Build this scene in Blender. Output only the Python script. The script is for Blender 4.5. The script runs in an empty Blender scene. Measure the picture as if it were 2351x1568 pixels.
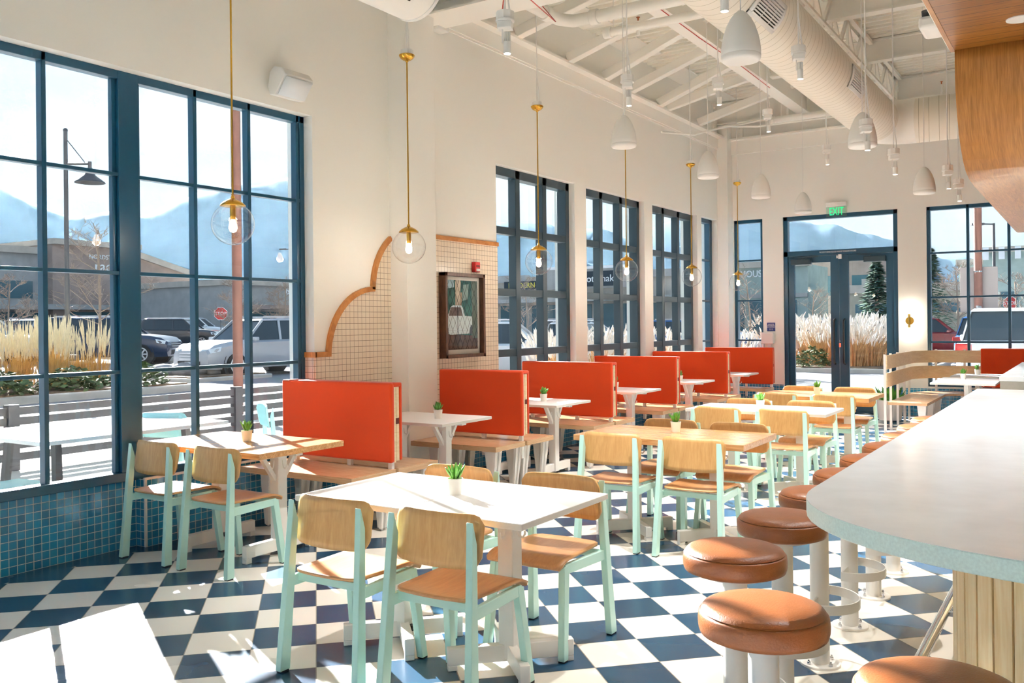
import bpy, bmesh, math, random
from mathutils import Vector, Matrix
PI = math.pi
COL = bpy.context.scene.collection
RND = random.Random(11)

# ------------------------------------------------------------------ helpers
def srgb(h):
    if isinstance(h, str):
        h = h.lstrip('#'); c = [int(h[i:i+2], 16)/255 for i in (0, 2, 4)]
    else:
        c = list(h)
    return tuple((x/12.92 if x <= .04045 else ((x+.055)/1.055)**2.4) for x in c) + (1,)

class MB:
    """collects shapes, then links them as one mesh object"""
    def __init__(s):
        s.v = []; s.f = []
    def add(s, vs, fs):
        n = len(s.v); s.v += [tuple(p) for p in vs]; s.f += [tuple(i+n for i in f) for f in fs]; return s
    def rng(s, x0, x1, y0, y1, z0, z1):
        return s.add([(x0,y0,z0),(x1,y0,z0),(x1,y1,z0),(x0,y1,z0),(x0,y0,z1),(x1,y0,z1),(x1,y1,z1),(x0,y1,z1)],
                     [(3,2,1,0),(4,5,6,7),(0,1,5,4),(1,2,6,5),(2,3,7,6),(3,0,4,7)])
    def box(s, c, d, rz=0):
        x,y,z = c; a,b,h = d[0]/2, d[1]/2, d[2]/2; cs, sn = math.cos(rz), math.sin(rz)
        P = []
        for zz in (-h,h):
            for px,py in ((-a,-b),(a,-b),(a,b),(-a,b)):
                P.append((x+px*cs-py*sn, y+px*sn+py*cs, z+zz))
        return s.add(P, [(3,2,1,0),(4,5,6,7),(0,1,5,4),(1,2,6,5),(2,3,7,6),(3,0,4,7)])
    def hexa(s, b, t):
        return s.add(list(b)+list(t), [(3,2,1,0),(4,5,6,7),(0,1,5,4),(1,2,6,5),(2,3,7,6),(3,0,4,7)])
    def bar(s, p0, p1, w, h, up=(0,0,1)):
        p0, p1 = Vector(p0), Vector(p1); d = (p1-p0).normalized(); u = Vector(up)
        if abs(d.dot(u)) > .98: u = Vector((0,1,0))
        r = d.cross(u).normalized(); u = r.cross(d)
        q = [(-w/2,-h/2),(w/2,-h/2),(w/2,h/2),(-w/2,h/2)]
        return s.hexa([p0+r*a+u*b for a,b in q], [p1+r*a+u*b for a,b in q])
    def tube(s, p0, p1, r0, r1=None, n=12, cap=True):
        return s.path([p0,p1], [r0, r0 if r1 is None else r1], n, cap)
    def path(s, pts, r, n=8, cap=True):
        pts = [Vector(p) for p in pts]
        if not isinstance(r, (list,tuple)): r = [r]*len(pts)
        V = []; F = []; prev = None
        for i,p in enumerate(pts):
            d = (pts[min(i+1,len(pts)-1)]-pts[max(i-1,0)]).normalized()
            u = prev if prev is not None else (Vector((0,0,1)) if abs(d.z) < .9 else Vector((1,0,0)))
            a = d.cross(u)
            if a.length < 1e-5: a = d.cross(Vector((0,1,0)))
            a.normalize(); u = a.cross(d).normalized(); prev = u
            for k in range(n):
                t = 2*PI*k/n; V.append(p+(a*math.cos(t)+u*math.sin(t))*r[i])
        for i in range(len(pts)-1):
            for k in range(n):
                F.append((i*n+k, i*n+(k+1)%n, (i+1)*n+(k+1)%n, (i+1)*n+k))
        if cap:
            F.append(tuple(range(n-1,-1,-1))); F.append(tuple((len(pts)-1)*n+k for k in range(n)))
        return s.add(V, F)
    def lathe(s, prof, n=24, c=(0,0,0), close=False):
        V = []; F = []; m = len(prof)
        for r,z in prof:
            for k in range(n):
                t = 2*PI*k/n; V.append((c[0]+r*math.cos(t), c[1]+r*math.sin(t), c[2]+z))
        for i in range(m if close else m-1):
            j = (i+1) % m
            for k in range(n):
                F.append((i*n+k, i*n+(k+1)%n, j*n+(k+1)%n, j*n+k))
        if not close:
            if prof[0][0] > 1e-6: F.append(tuple(range(n-1,-1,-1)))
            if prof[-1][0] > 1e-6: F.append(tuple((m-1)*n+k for k in range(n)))
        return s.add(V, F)
    def prism(s, poly, z0, z1, fn=None):
        n = len(poly); fn = fn or (lambda a,b,h: (a,b,h))
        V = [fn(a,b,z0) for a,b in poly]+[fn(a,b,z1) for a,b in poly]
        F = [tuple(range(n-1,-1,-1)), tuple(range(n,2*n))]+[(i,(i+1)%n,n+(i+1)%n,n+i) for i in range(n)]
        return s.add(V, F)
    def grid(s, nu, nv, fn):
        V = [fn(i/(nu-1), j/(nv-1)) for j in range(nv) for i in range(nu)]
        F = [(j*nu+i, j*nu+i+1, (j+1)*nu+i+1, (j+1)*nu+i) for j in range(nv-1) for i in range(nu-1)]
        return s.add(V, F)
    def sphere(s, c, r, nu=20, nv=12, sc=(1,1,1)):
        pr = [(max(1e-7,r*math.sin(PI*i/nv)), -r*math.cos(PI*i/nv)) for i in range(nv+1)]
        n0 = len(s.v); s.lathe(pr, nu)
        for i in range(n0, len(s.v)):
            x,y,z = s.v[i]; s.v[i] = (c[0]+x*sc[0], c[1]+y*sc[1], c[2]+z*sc[2])
        return s
    def build(s, name, mat, parent=None, loc=None, bevel=0, seg=2, ang=35, solid=0, sub=0):
        me = bpy.data.meshes.new(name)
        vs = s.v if loc is None else [(x-loc[0],y-loc[1],z-loc[2]) for x,y,z in s.v]
        me.from_pydata(vs, [], s.f)
        bm = bmesh.new(); bm.from_mesh(me)
        bmesh.ops.remove_doubles(bm, verts=bm.verts, dist=1e-6)
        bmesh.ops.recalc_face_normals(bm, faces=bm.faces); bm.to_mesh(me); bm.free()
        me.polygons.foreach_set('use_smooth', [True]*len(me.polygons))
        me.set_sharp_from_angle(angle=math.radians(ang))
        me.materials.append(mat)
        o = bpy.data.objects.new(name, me); COL.objects.link(o)
        if loc is not None: o.location = loc
        if parent: o.parent = parent
        if solid:
            m = o.modifiers.new('solid','SOLIDIFY'); m.thickness = solid; m.offset = 0
        if bevel:
            m = o.modifiers.new('bevel','BEVEL'); m.width = bevel; m.segments = seg; m.limit_method = 'ANGLE'; m.angle_limit = math.radians(40)
        if sub:
            m = o.modifiers.new('sub','SUBSURF'); m.levels = sub; m.render_levels = sub
        return o

def tag(o, label=None, cat=None, group=None, kind=None):
    if label: o['label'] = label
    if cat: o['category'] = cat
    if group: o['group'] = group
    if kind: o['kind'] = kind
    return o
def thing(name, label, cat, loc=(0,0,0), rz=0, group=None):
    o = bpy.data.objects.new(name, None); COL.objects.link(o); o.location = loc; o.rotation_euler = (0,0,rz)
    o.empty_display_size = .1
    return tag(o, label, cat, group)
def struct(o): o['kind'] = 'structure'; return o
def dup(o, loc=None, rz=None, label=None, mats=None, parent=None, scale=None, group=None):
    c = o.copy(); COL.objects.link(c)
    if parent: c.parent = parent
    if loc is not None: c.location = loc
    if rz is not None: c.rotation_euler = (0,0,rz)
    if scale is not None: c.scale = scale if isinstance(scale,(tuple,list)) else (scale,)*3
    if label: c['label'] = label
    if group: c['group'] = group
    nm = o.name.split('.')[0]
    if mats and nm in mats and len(c.material_slots):
        c.material_slots[0].link = 'OBJECT'; c.material_slots[0].material = mats[nm]
    for ch in list(o.children): dup(ch, mats=mats, parent=c)
    return c
def text(name, body, size, mat, loc, rot, parent=None, ext=.002, align='CENTER', sx=1):
    cu = bpy.data.curves.new(name, 'FONT'); cu.body = body; cu.size = size; cu.extrude = ext; cu.align_x = align; cu.align_y = 'CENTER'
    cu.materials.append(mat)
    o = bpy.data.objects.new(name, cu); COL.objects.link(o); o.location = loc; o.rotation_euler = rot; o.scale = (sx,1,1)
    if parent: o.parent = parent
    return o
def texts_to_mesh():
    L = [o for o in bpy.data.objects if o.type == 'FONT']; dg = bpy.context.evaluated_depsgraph_get()
    for o in L:
        me = bpy.data.meshes.new_from_object(o.evaluated_get(dg)); nm = o.name
        n = bpy.data.objects.new('lettering', me); COL.objects.link(n); n.parent = o.parent; n.location = o.location; n.rotation_euler = o.rotation_euler; n.scale = o.scale
        bpy.data.objects.remove(o)
RX = (PI/2,0,0); RY = (PI/2,0,PI/2)

# ------------------------------------------------------------------ materials
class NT:
    def __init__(s, m): s.t = m.node_tree; s.n = s.t.nodes; s.l = s.t.links
    def node(s, typ, **kw):
        n = s.n.new(typ)
        for k,v in kw.items():
            if k.startswith('i_'): n.inputs[int(k[2:]) if k[2:].isdigit() else k[2:].replace('_',' ')].default_value = v
            else: setattr(n, k, v)
        return n
    def link(s, a, b): s.l.new(a, b)
    def math(s, op, a, b=None, c=None):
        n = s.n.new('ShaderNodeMath'); n.operation = op
        for i,x in enumerate((a,b,c)):
            if x is None: continue
            if isinstance(x,(int,float)): n.inputs[i].default_value = x
            else: s.link(x, n.inputs[i])
        return n.outputs[0]
def mixsock(nt, fac, a, b, blend='MIX'):
    n = nt.n.new('ShaderNodeMix'); n.data_type = 'RGBA'; n.blend_type = blend
    for idx,x in ((0,fac),(6,a),(7,b)):
        if isinstance(x,(int,float,tuple)): n.inputs[idx].default_value = x
        else: nt.link(x, n.inputs[idx])
    return n.outputs[2]
def newmat(name):
    m = bpy.data.materials.new(name); m.use_nodes = True
    return m, NT(m), m.node_tree.nodes['Principled BSDF']
def coords(nt, scale=(1,1,1), rot=(0,0,0), loc=(0,0,0), kind='Object'):
    tc = nt.node('ShaderNodeTexCoord'); mp = nt.node('ShaderNodeMapping')
    mp.inputs['Scale'].default_value = scale; mp.inputs['Rotation'].default_value = rot; mp.inputs['Location'].default_value = loc
    nt.link(tc.outputs[kind], mp.inputs['Vector']); return mp.outputs[0]
def bump(nt, b, h, strength=.3, dist=.01):
    n = nt.node('ShaderNodeBump'); n.inputs['Strength'].default_value = strength; n.inputs['Distance'].default_value = dist
    nt.link(h, n.inputs['Height']); nt.link(n.outputs[0], b.inputs['Normal'])
def plain(name, col, rough=.5, metal=0, spec=.5, coat=0, nscale=0, nstr=.2, ndist=.002, var=0, vscale=4, sheen=0):
    m, nt, b = newmat(name); c = srgb(col)
    b.inputs['Base Color'].default_value = c; b.inputs['Roughness'].default_value = rough; b.inputs['Metallic'].default_value = metal
    b.inputs['Specular IOR Level'].default_value = spec; b.inputs['Coat Weight'].default_value = coat
    if sheen: b.inputs['Sheen Weight'].default_value = sheen; b.inputs['Sheen Roughness'].default_value = .4
    if nscale:
        n = nt.node('ShaderNodeTexNoise'); n.inputs['Scale'].default_value = nscale; n.inputs['Detail'].default_value = 3
        nt.link(coords(nt), n.inputs['Vector']); bump(nt, b, n.outputs[0], nstr, ndist)
    if var:
        n = nt.node('ShaderNodeTexNoise'); n.inputs['Scale'].default_value = vscale; n.inputs['Detail'].default_value = 4
        nt.link(coords(nt), n.inputs['Vector'])
        lo = tuple(x*(1-var) for x in c[:3])+(1,); hi = tuple(min(1,x*(1+var)) for x in c[:3])+(1,)
        r = nt.node('ShaderNodeValToRGB'); r.color_ramp.elements[0].position = .3; r.color_ramp.elements[1].position = .7
        r.color_ramp.elements[0].color = lo; r.color_ramp.elements[1].color = hi
        nt.link(n.outputs[0], r.inputs[0]); nt.link(r.outputs[0], b.inputs['Base Color'])
    return m
def wood(name, light, dark, scale=(2,30,30), rough=.42, planks=0, coat=0):
    m, nt, b = newmat(name)
    oi = nt.node('ShaderNodeObjectInfo'); tc = nt.node('ShaderNodeTexCoord')
    ad = nt.node('ShaderNodeVectorMath', operation='MULTIPLY_ADD')
    cb = nt.node('ShaderNodeCombineXYZ')
    for i in range(3): nt.link(oi.outputs['Random'], cb.inputs[i])
    nt.link(cb.outputs[0], ad.inputs[0]); ad.inputs[1].default_value = (7,5,3); nt.link(tc.outputs['Object'], ad.inputs[2])
    mp = nt.node('ShaderNodeMapping'); mp.inputs['Scale'].default_value = scale; nt.link(ad.outputs[0], mp.inputs[0])
    n1 = nt.node('ShaderNodeTexNoise'); n1.inputs['Scale'].default_value = 1.2; n1.inputs['Detail'].default_value = 6; n1.inputs['Distortion'].default_value = 1.4
    nt.link(mp.outputs[0], n1.inputs['Vector'])
    w = nt.node('ShaderNodeTexNoise'); w.inputs['Scale'].default_value = 5; w.inputs['Detail'].default_value = 3
    nt.link(mp.outputs[0], w.inputs['Vector'])
    h = nt.math('MULTIPLY_ADD', w.outputs[0], .35, nt.math('MULTIPLY', n1.outputs[0], .75))
    r = nt.node('ShaderNodeValToRGB'); r.color_ramp.elements[0].position = .36; r.color_ramp.elements[1].position = .72
    r.color_ramp.elements[0].color = srgb(dark); r.color_ramp.elements[1].color = srgb(light)
    nt.link(h, r.inputs[0]); col = r.outputs[0]
    if planks:     # boards laid across X, each with its own tone (planks = board width along Y)
        sp = nt.node('ShaderNodeSeparateXYZ'); nt.link(tc.outputs['Object'], sp.inputs[0])
        u = nt.math('DIVIDE', sp.outputs[1], planks); wn = nt.node('ShaderNodeTexWhiteNoise', noise_dimensions='1D'); nt.link(nt.math('FLOOR', u), wn.inputs['W'])
        col = mixsock(nt, nt.math('MULTIPLY', wn.outputs[0], .75), col, srgb(dark))
        ln = nt.math('LESS_THAN', nt.math('FRACT', u), .06); col = mixsock(nt, ln, col, (.06,.02,.008,1))
    nt.link(col, b.inputs['Base Color']); b.inputs['Roughness'].default_value = rough; b.inputs['Coat Weight'].default_value = coat
    b.inputs['Coat Roughness'].default_value = .25
    bump(nt, b, n1.outputs[0], .08, .002)
    return m
def tiles(name, cols, grout, size=.0525, mortar=.0022, rough=.25, rot=(PI/2,0,PI/2), gr=.6):
    """square stacked wall tile; object axes are mapped so that u runs along the wall and v goes up"""
    m, nt, b = newmat(name); tc = nt.node('ShaderNodeTexCoord'); sp = nt.node('ShaderNodeSeparateXYZ'); nt.link(tc.outputs['Object'], sp.inputs[0])
    u = nt.math('ADD', sp.outputs[0], sp.outputs[1]); v = sp.outputs[2]
    cb = nt.node('ShaderNodeCombineXYZ'); nt.link(u, cb.inputs[0]); nt.link(v, cb.inputs[1])
    br = nt.node('ShaderNodeTexBrick'); br.offset = 0; br.squash = 1
    br.inputs['Scale'].default_value = 1; br.inputs['Brick Width'].default_value = size; br.inputs['Row Height'].default_value = size
    br.inputs['Mortar Size'].default_value = mortar; br.inputs['Mortar Smooth'].default_value = .1; br.inputs['Bias'].default_value = 0
    br.inputs['Color1'].default_value = srgb(cols[0]); br.inputs['Color2'].default_value = srgb(cols[1]); br.inputs['Mortar'].default_value = srgb(grout)
    nt.link(cb.outputs[0], br.inputs['Vector'])
    nt.link(br.outputs['Color'], b.inputs['Base Color'])
    nt.link(nt.math('MULTIPLY_ADD', br.outputs['Fac'], gr-rough, rough), b.inputs['Roughness'])
    inv = nt.math('SUBTRACT', 1, br.outputs['Fac'])
    n = nt.node('ShaderNodeTexNoise'); n.inputs['Scale'].default_value = 18; nt.link(tc.outputs['Object'], n.inputs['Vector'])
    bump(nt, b, nt.math('MULTIPLY_ADD', n.outputs[0], .25, inv), .35, .003)
    return m
def floor_mat():
    m, nt, b = newmat('checker_floor'); g = nt.node('ShaderNodeNewGeometry'); sp = nt.node('ShaderNodeSeparateXYZ'); nt.link(g.outputs['Position'], sp.inputs[0])
    X = nt.math('ADD', sp.outputs[0], 1.891); Y = nt.math('SUBTRACT', sp.outputs[1], 4.023); k = 1/(math.sqrt(2)*.3048)
    u = nt.math('MULTIPLY', nt.math('ADD', X, Y), k); w = nt.math('MULTIPLY', nt.math('SUBTRACT', Y, X), k)
    fu, fw = nt.math('FLOOR', u), nt.math('FLOOR', w)
    par = nt.math('MODULO', nt.math('ABSOLUTE', nt.math('ADD', fu, fw)), 2)
    edge = nt.math('LESS_THAN', sp.outputs[0], -5.57)      # plain dark border along the tiled wall
    par = nt.math('MAXIMUM', par, edge)
    cb = nt.node('ShaderNodeCombineXYZ'); nt.link(fu, cb.inputs[0]); nt.link(fw, cb.inputs[1])
    wn = nt.node('ShaderNodeTexWhiteNoise', noise_dimensions='2D'); nt.link(cb.outputs[0], wn.inputs['Vector'])
    no = nt.node('ShaderNodeTexNoise'); no.inputs['Scale'].default_value = 2.5; no.inputs['Detail'].default_value = 2; nt.link(g.outputs['Position'], no.inputs['Vector'])
    white = mixsock(nt, nt.math('MULTIPLY', no.outputs[0], .5), srgb('#f8f4ea'), srgb('#ebe2d2'))
    dark = mixsock(nt, wn.outputs[0], srgb('#163a55'), srgb('#1f4d6c'))
    col = mixsock(nt, par, white, dark)
    def line(x):
        f = nt.math('FRACT', x); return nt.math('GREATER_THAN', nt.math('ABSOLUTE', nt.math('SUBTRACT', f, .5)), .5-.0075)
    gl = nt.math('MAXIMUM', line(u), line(w)); gl = nt.math('MULTIPLY', gl, nt.math('SUBTRACT', 1, edge))
    col = mixsock(nt, gl, col, srgb('#8f8778'))
    nt.link(col, b.inputs['Base Color'])
    nt.link(nt.math('MULTIPLY_ADD', gl, .4, nt.math('MULTIPLY_ADD', no.outputs[0], .05, .24)), b.inputs['Roughness'])
    bump(nt, b, nt.math('SUBTRACT', 1, gl), .25, .002)
    return m
def glass_mat(name, tint, rmin=.0, k=1.0, rough=0):
    m, nt, b = newmat(name); nt.n.remove(b); out = nt.n['Material Output']
    tr = nt.node('ShaderNodeBsdfTransparent'); tr.inputs[0].default_value = tint
    gl = nt.node('ShaderNodeBsdfGlossy'); gl.inputs['Roughness'].default_value = rough
    lw = nt.node('ShaderNodeLayerWeight'); lw.inputs['Blend'].default_value = .5
    f = nt.math('MINIMUM', nt.math('MULTIPLY_ADD', nt.math('POWER', lw.outputs['Facing'], 5), .9*k, .04*k+rmin), 1)
    mx = nt.node('ShaderNodeMixShader'); nt.link(f, mx.inputs[0]); nt.link(tr.outputs[0], mx.inputs[1]); nt.link(gl.outputs[0], mx.inputs[2])
    nt.link(mx.outputs[0], out.inputs[0]); return m
def glow(name, col, strength):
    m, nt, b = newmat(name); b.inputs['Base Color'].default_value = srgb(col)
    b.inputs['Emission Color'].default_value = srgb(col); b.inputs['Emission Strength'].default_value = strength
    m.cycles.emission_sampling = 'NONE'
    return m

M = {}
M['wall'] = plain('cream_paint', '#f6f4ec', .7, spec=.25, nscale=60, nstr=.04)
M['steel_white'] = plain('white_painted_steel', '#faf7ee', .55, spec=.3)
M['deck'] = plain('white_painted_deck', '#fbf7ea', .6, spec=.3)
M['floor'] = floor_mat()
M['bluetile'] = tiles('teal_wall_tile', ('#1b668c','#2886b0'), '#cfd6cf', rough=.16)
M['beigetile'] = tiles('beige_wall_tile', ('#ecdcc6','#e8d6bf'), '#7d6448', size=.052, mortar=.0016, rough=.3)
M['frame'] = plain('dark_blue_frame', '#0f4560', .3, spec=.5)
M['frame2'] = plain('charcoal_frame', '#263c48', .38, spec=.5)
M['glass'] = glass_mat('window_glass', (.95,.985,1,1), 0, .8)
M['globe'] = glass_mat('globe_glass', (.985,.99,.99,1), .012, 1.3)
M['chrome'] = plain('chrome', '#c8c8cc', .12, 1)
M['mint'] = plain('mint_powder_coat', '#bfe8dc', .28, spec=.5, coat=.2)
M['birch'] = wood('birch_plywood', '#cda066', '#bb8b50', (30,30,3), .38)
M['birchseat'] = wood('birch_seat', '#cc9a66', '#b98455', (26,3,26), .34)
M['oak'] = wood('oak_top', '#d9a872', '#a8703e', (3,34,34), .24, coat=.35)
M['ply'] = wood('ply_edge', '#dcb992', '#b98d60', (3,3,140), .45)
M['benchtop'] = wood('bench_veneer', '#dcb48c', '#c2946a', (4,30,30), .24, coat=.35)
M['palewood'] = wood('pale_birch_slat', '#ecd9b4', '#dcc196', (6,6,24), .45)
M['trimwood'] = wood('oak_trim', '#d18f4e', '#a9662c', (20,4,4), .5)
M['soffit'] = wood('cedar_planks', '#ad7432', '#774617', (3,30,30), .38, planks=.145, coat=.1)
M['hood'] = wood('hood_veneer', '#bf8543', '#946026', (34,2,2), .36, coat=.15)
M['slatwood'] = wood('bar_front_slats', '#f8e3ba', '#e8c68c', (34,34,2.5), .5)
M['walnut'] = wood('walnut_frame', '#6b4630', '#3d2316', (20,20,5), .45)
M['laminate'] = plain('white_laminate', '#f4f2ee', .3, spec=.5)
M['lamedge'] = plain('pale_grey_edge', '#d8d4cb', .5)
M['white'] = plain('white_powder_coat', '#f3efe9', .35, spec=.5, coat=.1)
M['red'] = plain('orange_red_wool', '#cf431d', .9, spec=.15, nscale=700, nstr=.35, ndist=.002, var=.07, vscale=500, sheen=.45)
M['redmetal'] = plain('dark_red_bracket', '#5e1206', .4, spec=.5)
M['counter'] = plain('pale_quartz', '#f1f4f5', .22, spec=.5, var=.04, vscale=9)
M['counteredge'] = plain('mint_quartz_edge', '#e0f3ea', .3, var=.07, vscale=160)
M['leather'] = plain('tan_leather', '#8c5027', .34, spec=.5, nscale=190, nstr=.35, ndist=.003, var=.1, vscale=14)
M['brass'] = plain('brushed_brass', '#c79a3e', .24, 1)
M['matbrass'] = plain('satin_brass', '#a98f52', .35, 1)
M['black'] = plain('black_plastic', '#15181b', .4)
M['dark'] = plain('dark_cavity', '#1b1712', .8)
M['cream'] = plain('cream_ceramic', '#f1ede2', .3, spec=.5)
M['succ'] = plain('succulent_green', '#5d9a35', .4, var=.35, vscale=60)
M['soil'] = plain('potting_soil', '#4b3a1e', .9)
M['bulb'] = glow('warm_bulb', '#ffdcb4', 5)
M['whitebulb'] = glow('white_bulb', '#fff0dc', 2.5)
M['lens'] = glow('spot_lens', '#fff3e4', 4)
M['bellwhite'] = plain('bell_white', '#eceae4', .55, nscale=400, nstr=.05)
M['grille'] = plain('speaker_grille', '#e8edef', .6)
M['greyvent'] = plain('vent_shadow', '#3a3628', .8)
M['exitgreen'] = glow('exit_green', '#00d884', .3)
M['plex'] = glass_mat('exit_plate', (.86,.93,.9,1), .03, 1)
M['navy'] = plain('navy_sign', '#2c4080', .5)
M['signwhite'] = plain('sign_white', '#f4f4f4', .5)
M['alarmred'] = plain('alarm_red', '#c22727', .35)
M['redwire'] = plain('red_wire', '#c4372c', .5)
SKY = .26; SUN = 10; GLOBE = 26; SPOTW = 82; EXPO = 2.02; HAZE = .00016
# ------------------------------------------------------------------ room shell
YF = 15.7; XW = -5.6; ZC = 5.45; XR = 5.2; YB = -4.2
struct(MB().rng(-5.95, XR, YB, YF+.3, -.25, 0).build('floor', M['floor']))

def wall_along(mb, a0, a1, z1, ops, put):
    """put(a0,a1,z0,z1) adds a solid piece; ops are openings (a0,a1,z0,z1)"""
    cur = a0
    for o in sorted(ops):
        if o[0] > cur: put(cur, o[0], 0, z1)
        if o[2] > 0: put(o[0], o[1], 0, o[2])
        if o[3] < z1: put(o[0], o[1], o[3], z1)
        cur = o[1]
    if cur < a1: put(cur, a1, 0, z1)
HEAD = 3.335
LW = [(-3.4,.6,.47,HEAD), (1.25,5.575,.47,HEAD), (8.39,10.206,.47,HEAD), (10.518,12.342,.47,HEAD), (12.635,14.461,.47,HEAD), (14.66,15.4,.47,HEAD)]  # first opening is out of view, added to let daylight in
mb = MB()
def put(a0,a1,z0,z1):
    if a0 >= 1.2 and a1 <= 5.6 and z1 < .6:      # apron under the big window: its near half stands 10 cm further out
        mb.rng(XW-.3, XW-.125, a0, 3.95, z0, z1); mb.rng(XW-.3, XW-.025, 3.95, a1, z0, z1)
    else: mb.rng(XW-.3, XW, a0, a1, z0, z1)
wall_along(mb, YB, YF+.3, ZC, LW, put)
struct(mb.build('wall_left', M['wall']))
FW = [(-5.4,-4.88,.47,HEAD), (-4.522,-2.673,0,HEAD), (-2.245,.55,.47,HEAD)]
mb = MB(); wall_along(mb, XW, XR, ZC, FW, lambda a0,a1,z0,z1: mb.rng(a0,a1,YF,YF+.3,z0,z1))
struct(mb.build('wall_far', M['wall']))
mb = MB(); wall_along(mb, XW-.3, XR, ZC, [(-4.6,-.6,.47,HEAD),(.6,4.4,.47,HEAD)], lambda a0,a1,z0,z1: mb.rng(a0,a1,YB-.3,YB,z0,z1))  # two unseen openings, added so sky light enters from behind
struct(mb.build('wall_back', M['wall']))
mb = MB().rng(XR, XR+.3, YB-.3, YF+.3, 0, ZC)
struct(mb.build('wall_right', M['wall']))
# structural column against the left wall and the slim one in the corner
struct(MB().rng(XW-.02, -5.385, 6.57, 7.01, 0, 4.525).build('column', M['wall'], bevel=.004))
struct(MB().rng(XW-.02, -5.41, 15.44, YF+.02, 0, 5.0).build('column', M['wall'], bevel=.004))

# blue tile aprons, 8 courses of small square tile with a pale metal edge on top
T8 = .475
mb = MB().rng(XW-.13, XW-.12, 1.2, 3.95, 0, T8)
struct(mb.build('baseboard_left', M['bluetile']))
mb = MB().rng(XW-.03, XW-.02, 3.95, 5.575, 0, T8).rng(XW-.125, XW-.02, 3.94, 3.95, 0, T8)
mb.rng(XW, XW+.012, 5.575, 6.57, 0, T8-.03).rng(XW, XW+.012, 7.01, YF, 0, T8-.03)
struct(mb.build('baseboard_left', M['bluetile']))
mb = MB().rng(XW, -4.54, YF-.012, YF, 0, .44).rng(-2.66, XR, YF-.012, YF, 0, .44)
struct(mb.build('baseboard_far', M['bluetile']))
mb = MB().rng(XW-.13, XW-.112, 1.2, 3.95, T8-.004, T8+.012).rng(XW-.03, XW-.012, 3.935, 5.575, T8-.004, T8+.012).rng(XW-.03, XW-.014, 3.936, 3.952, 0, T8)
struct(mb.build('trim_1', M['white']))
# beige tile fields and their oak borders
def arc(cx, cz, r, t0, t1, n=14): return [(cx+r*math.cos(math.radians(t0+(t1-t0)*i/n)), cz+r*math.sin(math.radians(t0+(t1-t0)*i/n))) for i in range(n+1)]
low = [(5.56,1.29),(5.735,1.29)]+arc(6.325,1.31,.59,178,92)+[(6.318,1.905)]+arc(6.91,1.90,.592,180,128)
low = [p for p in low if p[0] < 6.565]
yl = lambda a,b,h: (XW+h, a, b)
poly = [(5.575,.44),(6.57,.44),(6.57,2.36)]+low[::-1]
poly = [p for i,p in enumerate(poly) if i == 0 or (Vector(p)-Vector(poly[i-1])).length > 1e-4]
struct(MB().prism(poly[:-1]+[(5.575,1.29)], 0, .012, yl).rng(XW-.1, XW, 5.563, 5.575, .44, 1.29).build('trim_2', M['beigetile']))
struct(MB().rng(XW, XW+.012, 7.01, 8.39, .44, 2.41).build('trim_3', M['beigetile']))
def ribbon(pts, w, t):      # flat trim following a path on the wall
    mb = MB(); n = len(pts); L = []
    for i in range(n):
        a, b = Vector(pts[max(i-1,0)]), Vector(pts[min(i+1,n-1)]); d = (b-a).normalized(); nn = Vector((-d.y, d.x))
        L.append((Vector(pts[i])+nn*w/2, Vector(pts[i])-nn*w/2))
    for i in range(n-1):
        (a,b),(c,d) = L[i], L[i+1]
        mb.prism([tuple(a),tuple(b),tuple(d),tuple(c)], .0, t, yl)
    return mb
up = [(5.56,1.295),(5.735,1.295)]
a1 = arc(6.325,1.275,.60,180,90); a2 = arc(6.91,1.87,.60,180,125)
mb = ribbon(up, .045, .03)
for part in (a1, [q for q in a2 if q[0] < 6.567]):
    r = ribbon(part, .045, .032); mb.add(r.v, r.f)
mb.rng(XW-.1, XW+.03, 5.555, 5.575, 1.272, 1.318)
struct(mb.build('trim_4', M['trimwood']))
struct(MB().rng(XW, XW+.03, 7.01, 8.392, 2.405, 2.448).build('trim_5', M['trimwood']))

# ------------------------------------------------------------------ windows and door
def window(n, axis, plane, a0, a1, z0, z1, vs, hs, fw, mw, hw, depth, m, glass_at=.5, wide=()):
    """axis 'y': in the left wall, 'x': in the far wall; plane is the inner face of the frame, depth goes outwards"""
    s = -1 if axis == 'y' else 1
    def R(mb, b0, b1, c0, c1, d0=0, d1=1):
        p, q = sorted((plane+s*depth*d0, plane+s*depth*d1))
        return mb.rng(p,q,b0,b1,c0,c1) if axis == 'y' else mb.rng(b0,b1,p,q,c0,c1)
    root = thing('window_%d' % n, None, None); struct(root)
    f = MB(); R(f,a0,a0+fw,z0,z1); R(f,a1-fw,a1,z0,z1); R(f,a0,a1,z1-fw*1.15,z1); R(f,a0,a1,z0,z0+fw*1.3,-.15)
    f.build('window_frame', m, root, bevel=.004)
    g = MB()
    for v in vs: R(g,v-mw/2,v+mw/2,z0,z1,0,.8)
    for b0,b1 in wide: R(g,b0,b1,z0,z1,-.05,1.0); R(g,b0-.03,b1+.03,z0,z1,.35,.9)
    for h in hs: R(g,a0,a1,h-hw/2,h+hw/2,.05,.75)
    g.build('mullions', m, root, bevel=.003)
    p = MB(); R(p,a0+.01,a1-.01,z0+.01,z1-.01,glass_at-.01,glass_at+.01)
    p2 = MB(); x = plane+s*depth*glass_at
    if axis == 'y': p2.add([(x,a0,z0),(x,a1,z0),(x,a1,z1),(x,a0,z1)], [(0,1,2,3)])
    else: p2.add([(a0,x,z0),(a1,x,z0),(a1,x,z1),(a0,x,z1)], [(0,1,2,3)])
    p2.build('glass', M['glass'], root)
    return root
window(1, 'y', -5.70, 1.25, 5.575, .47, HEAD, [1.72,2.24,2.762,3.285,4.456,4.976,5.50], [1.235,1.925,2.612], .05, .032, .026, .08, M['frame'], wide=[(3.815,3.972)])
H3 = [1.205,1.905,2.615]
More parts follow.
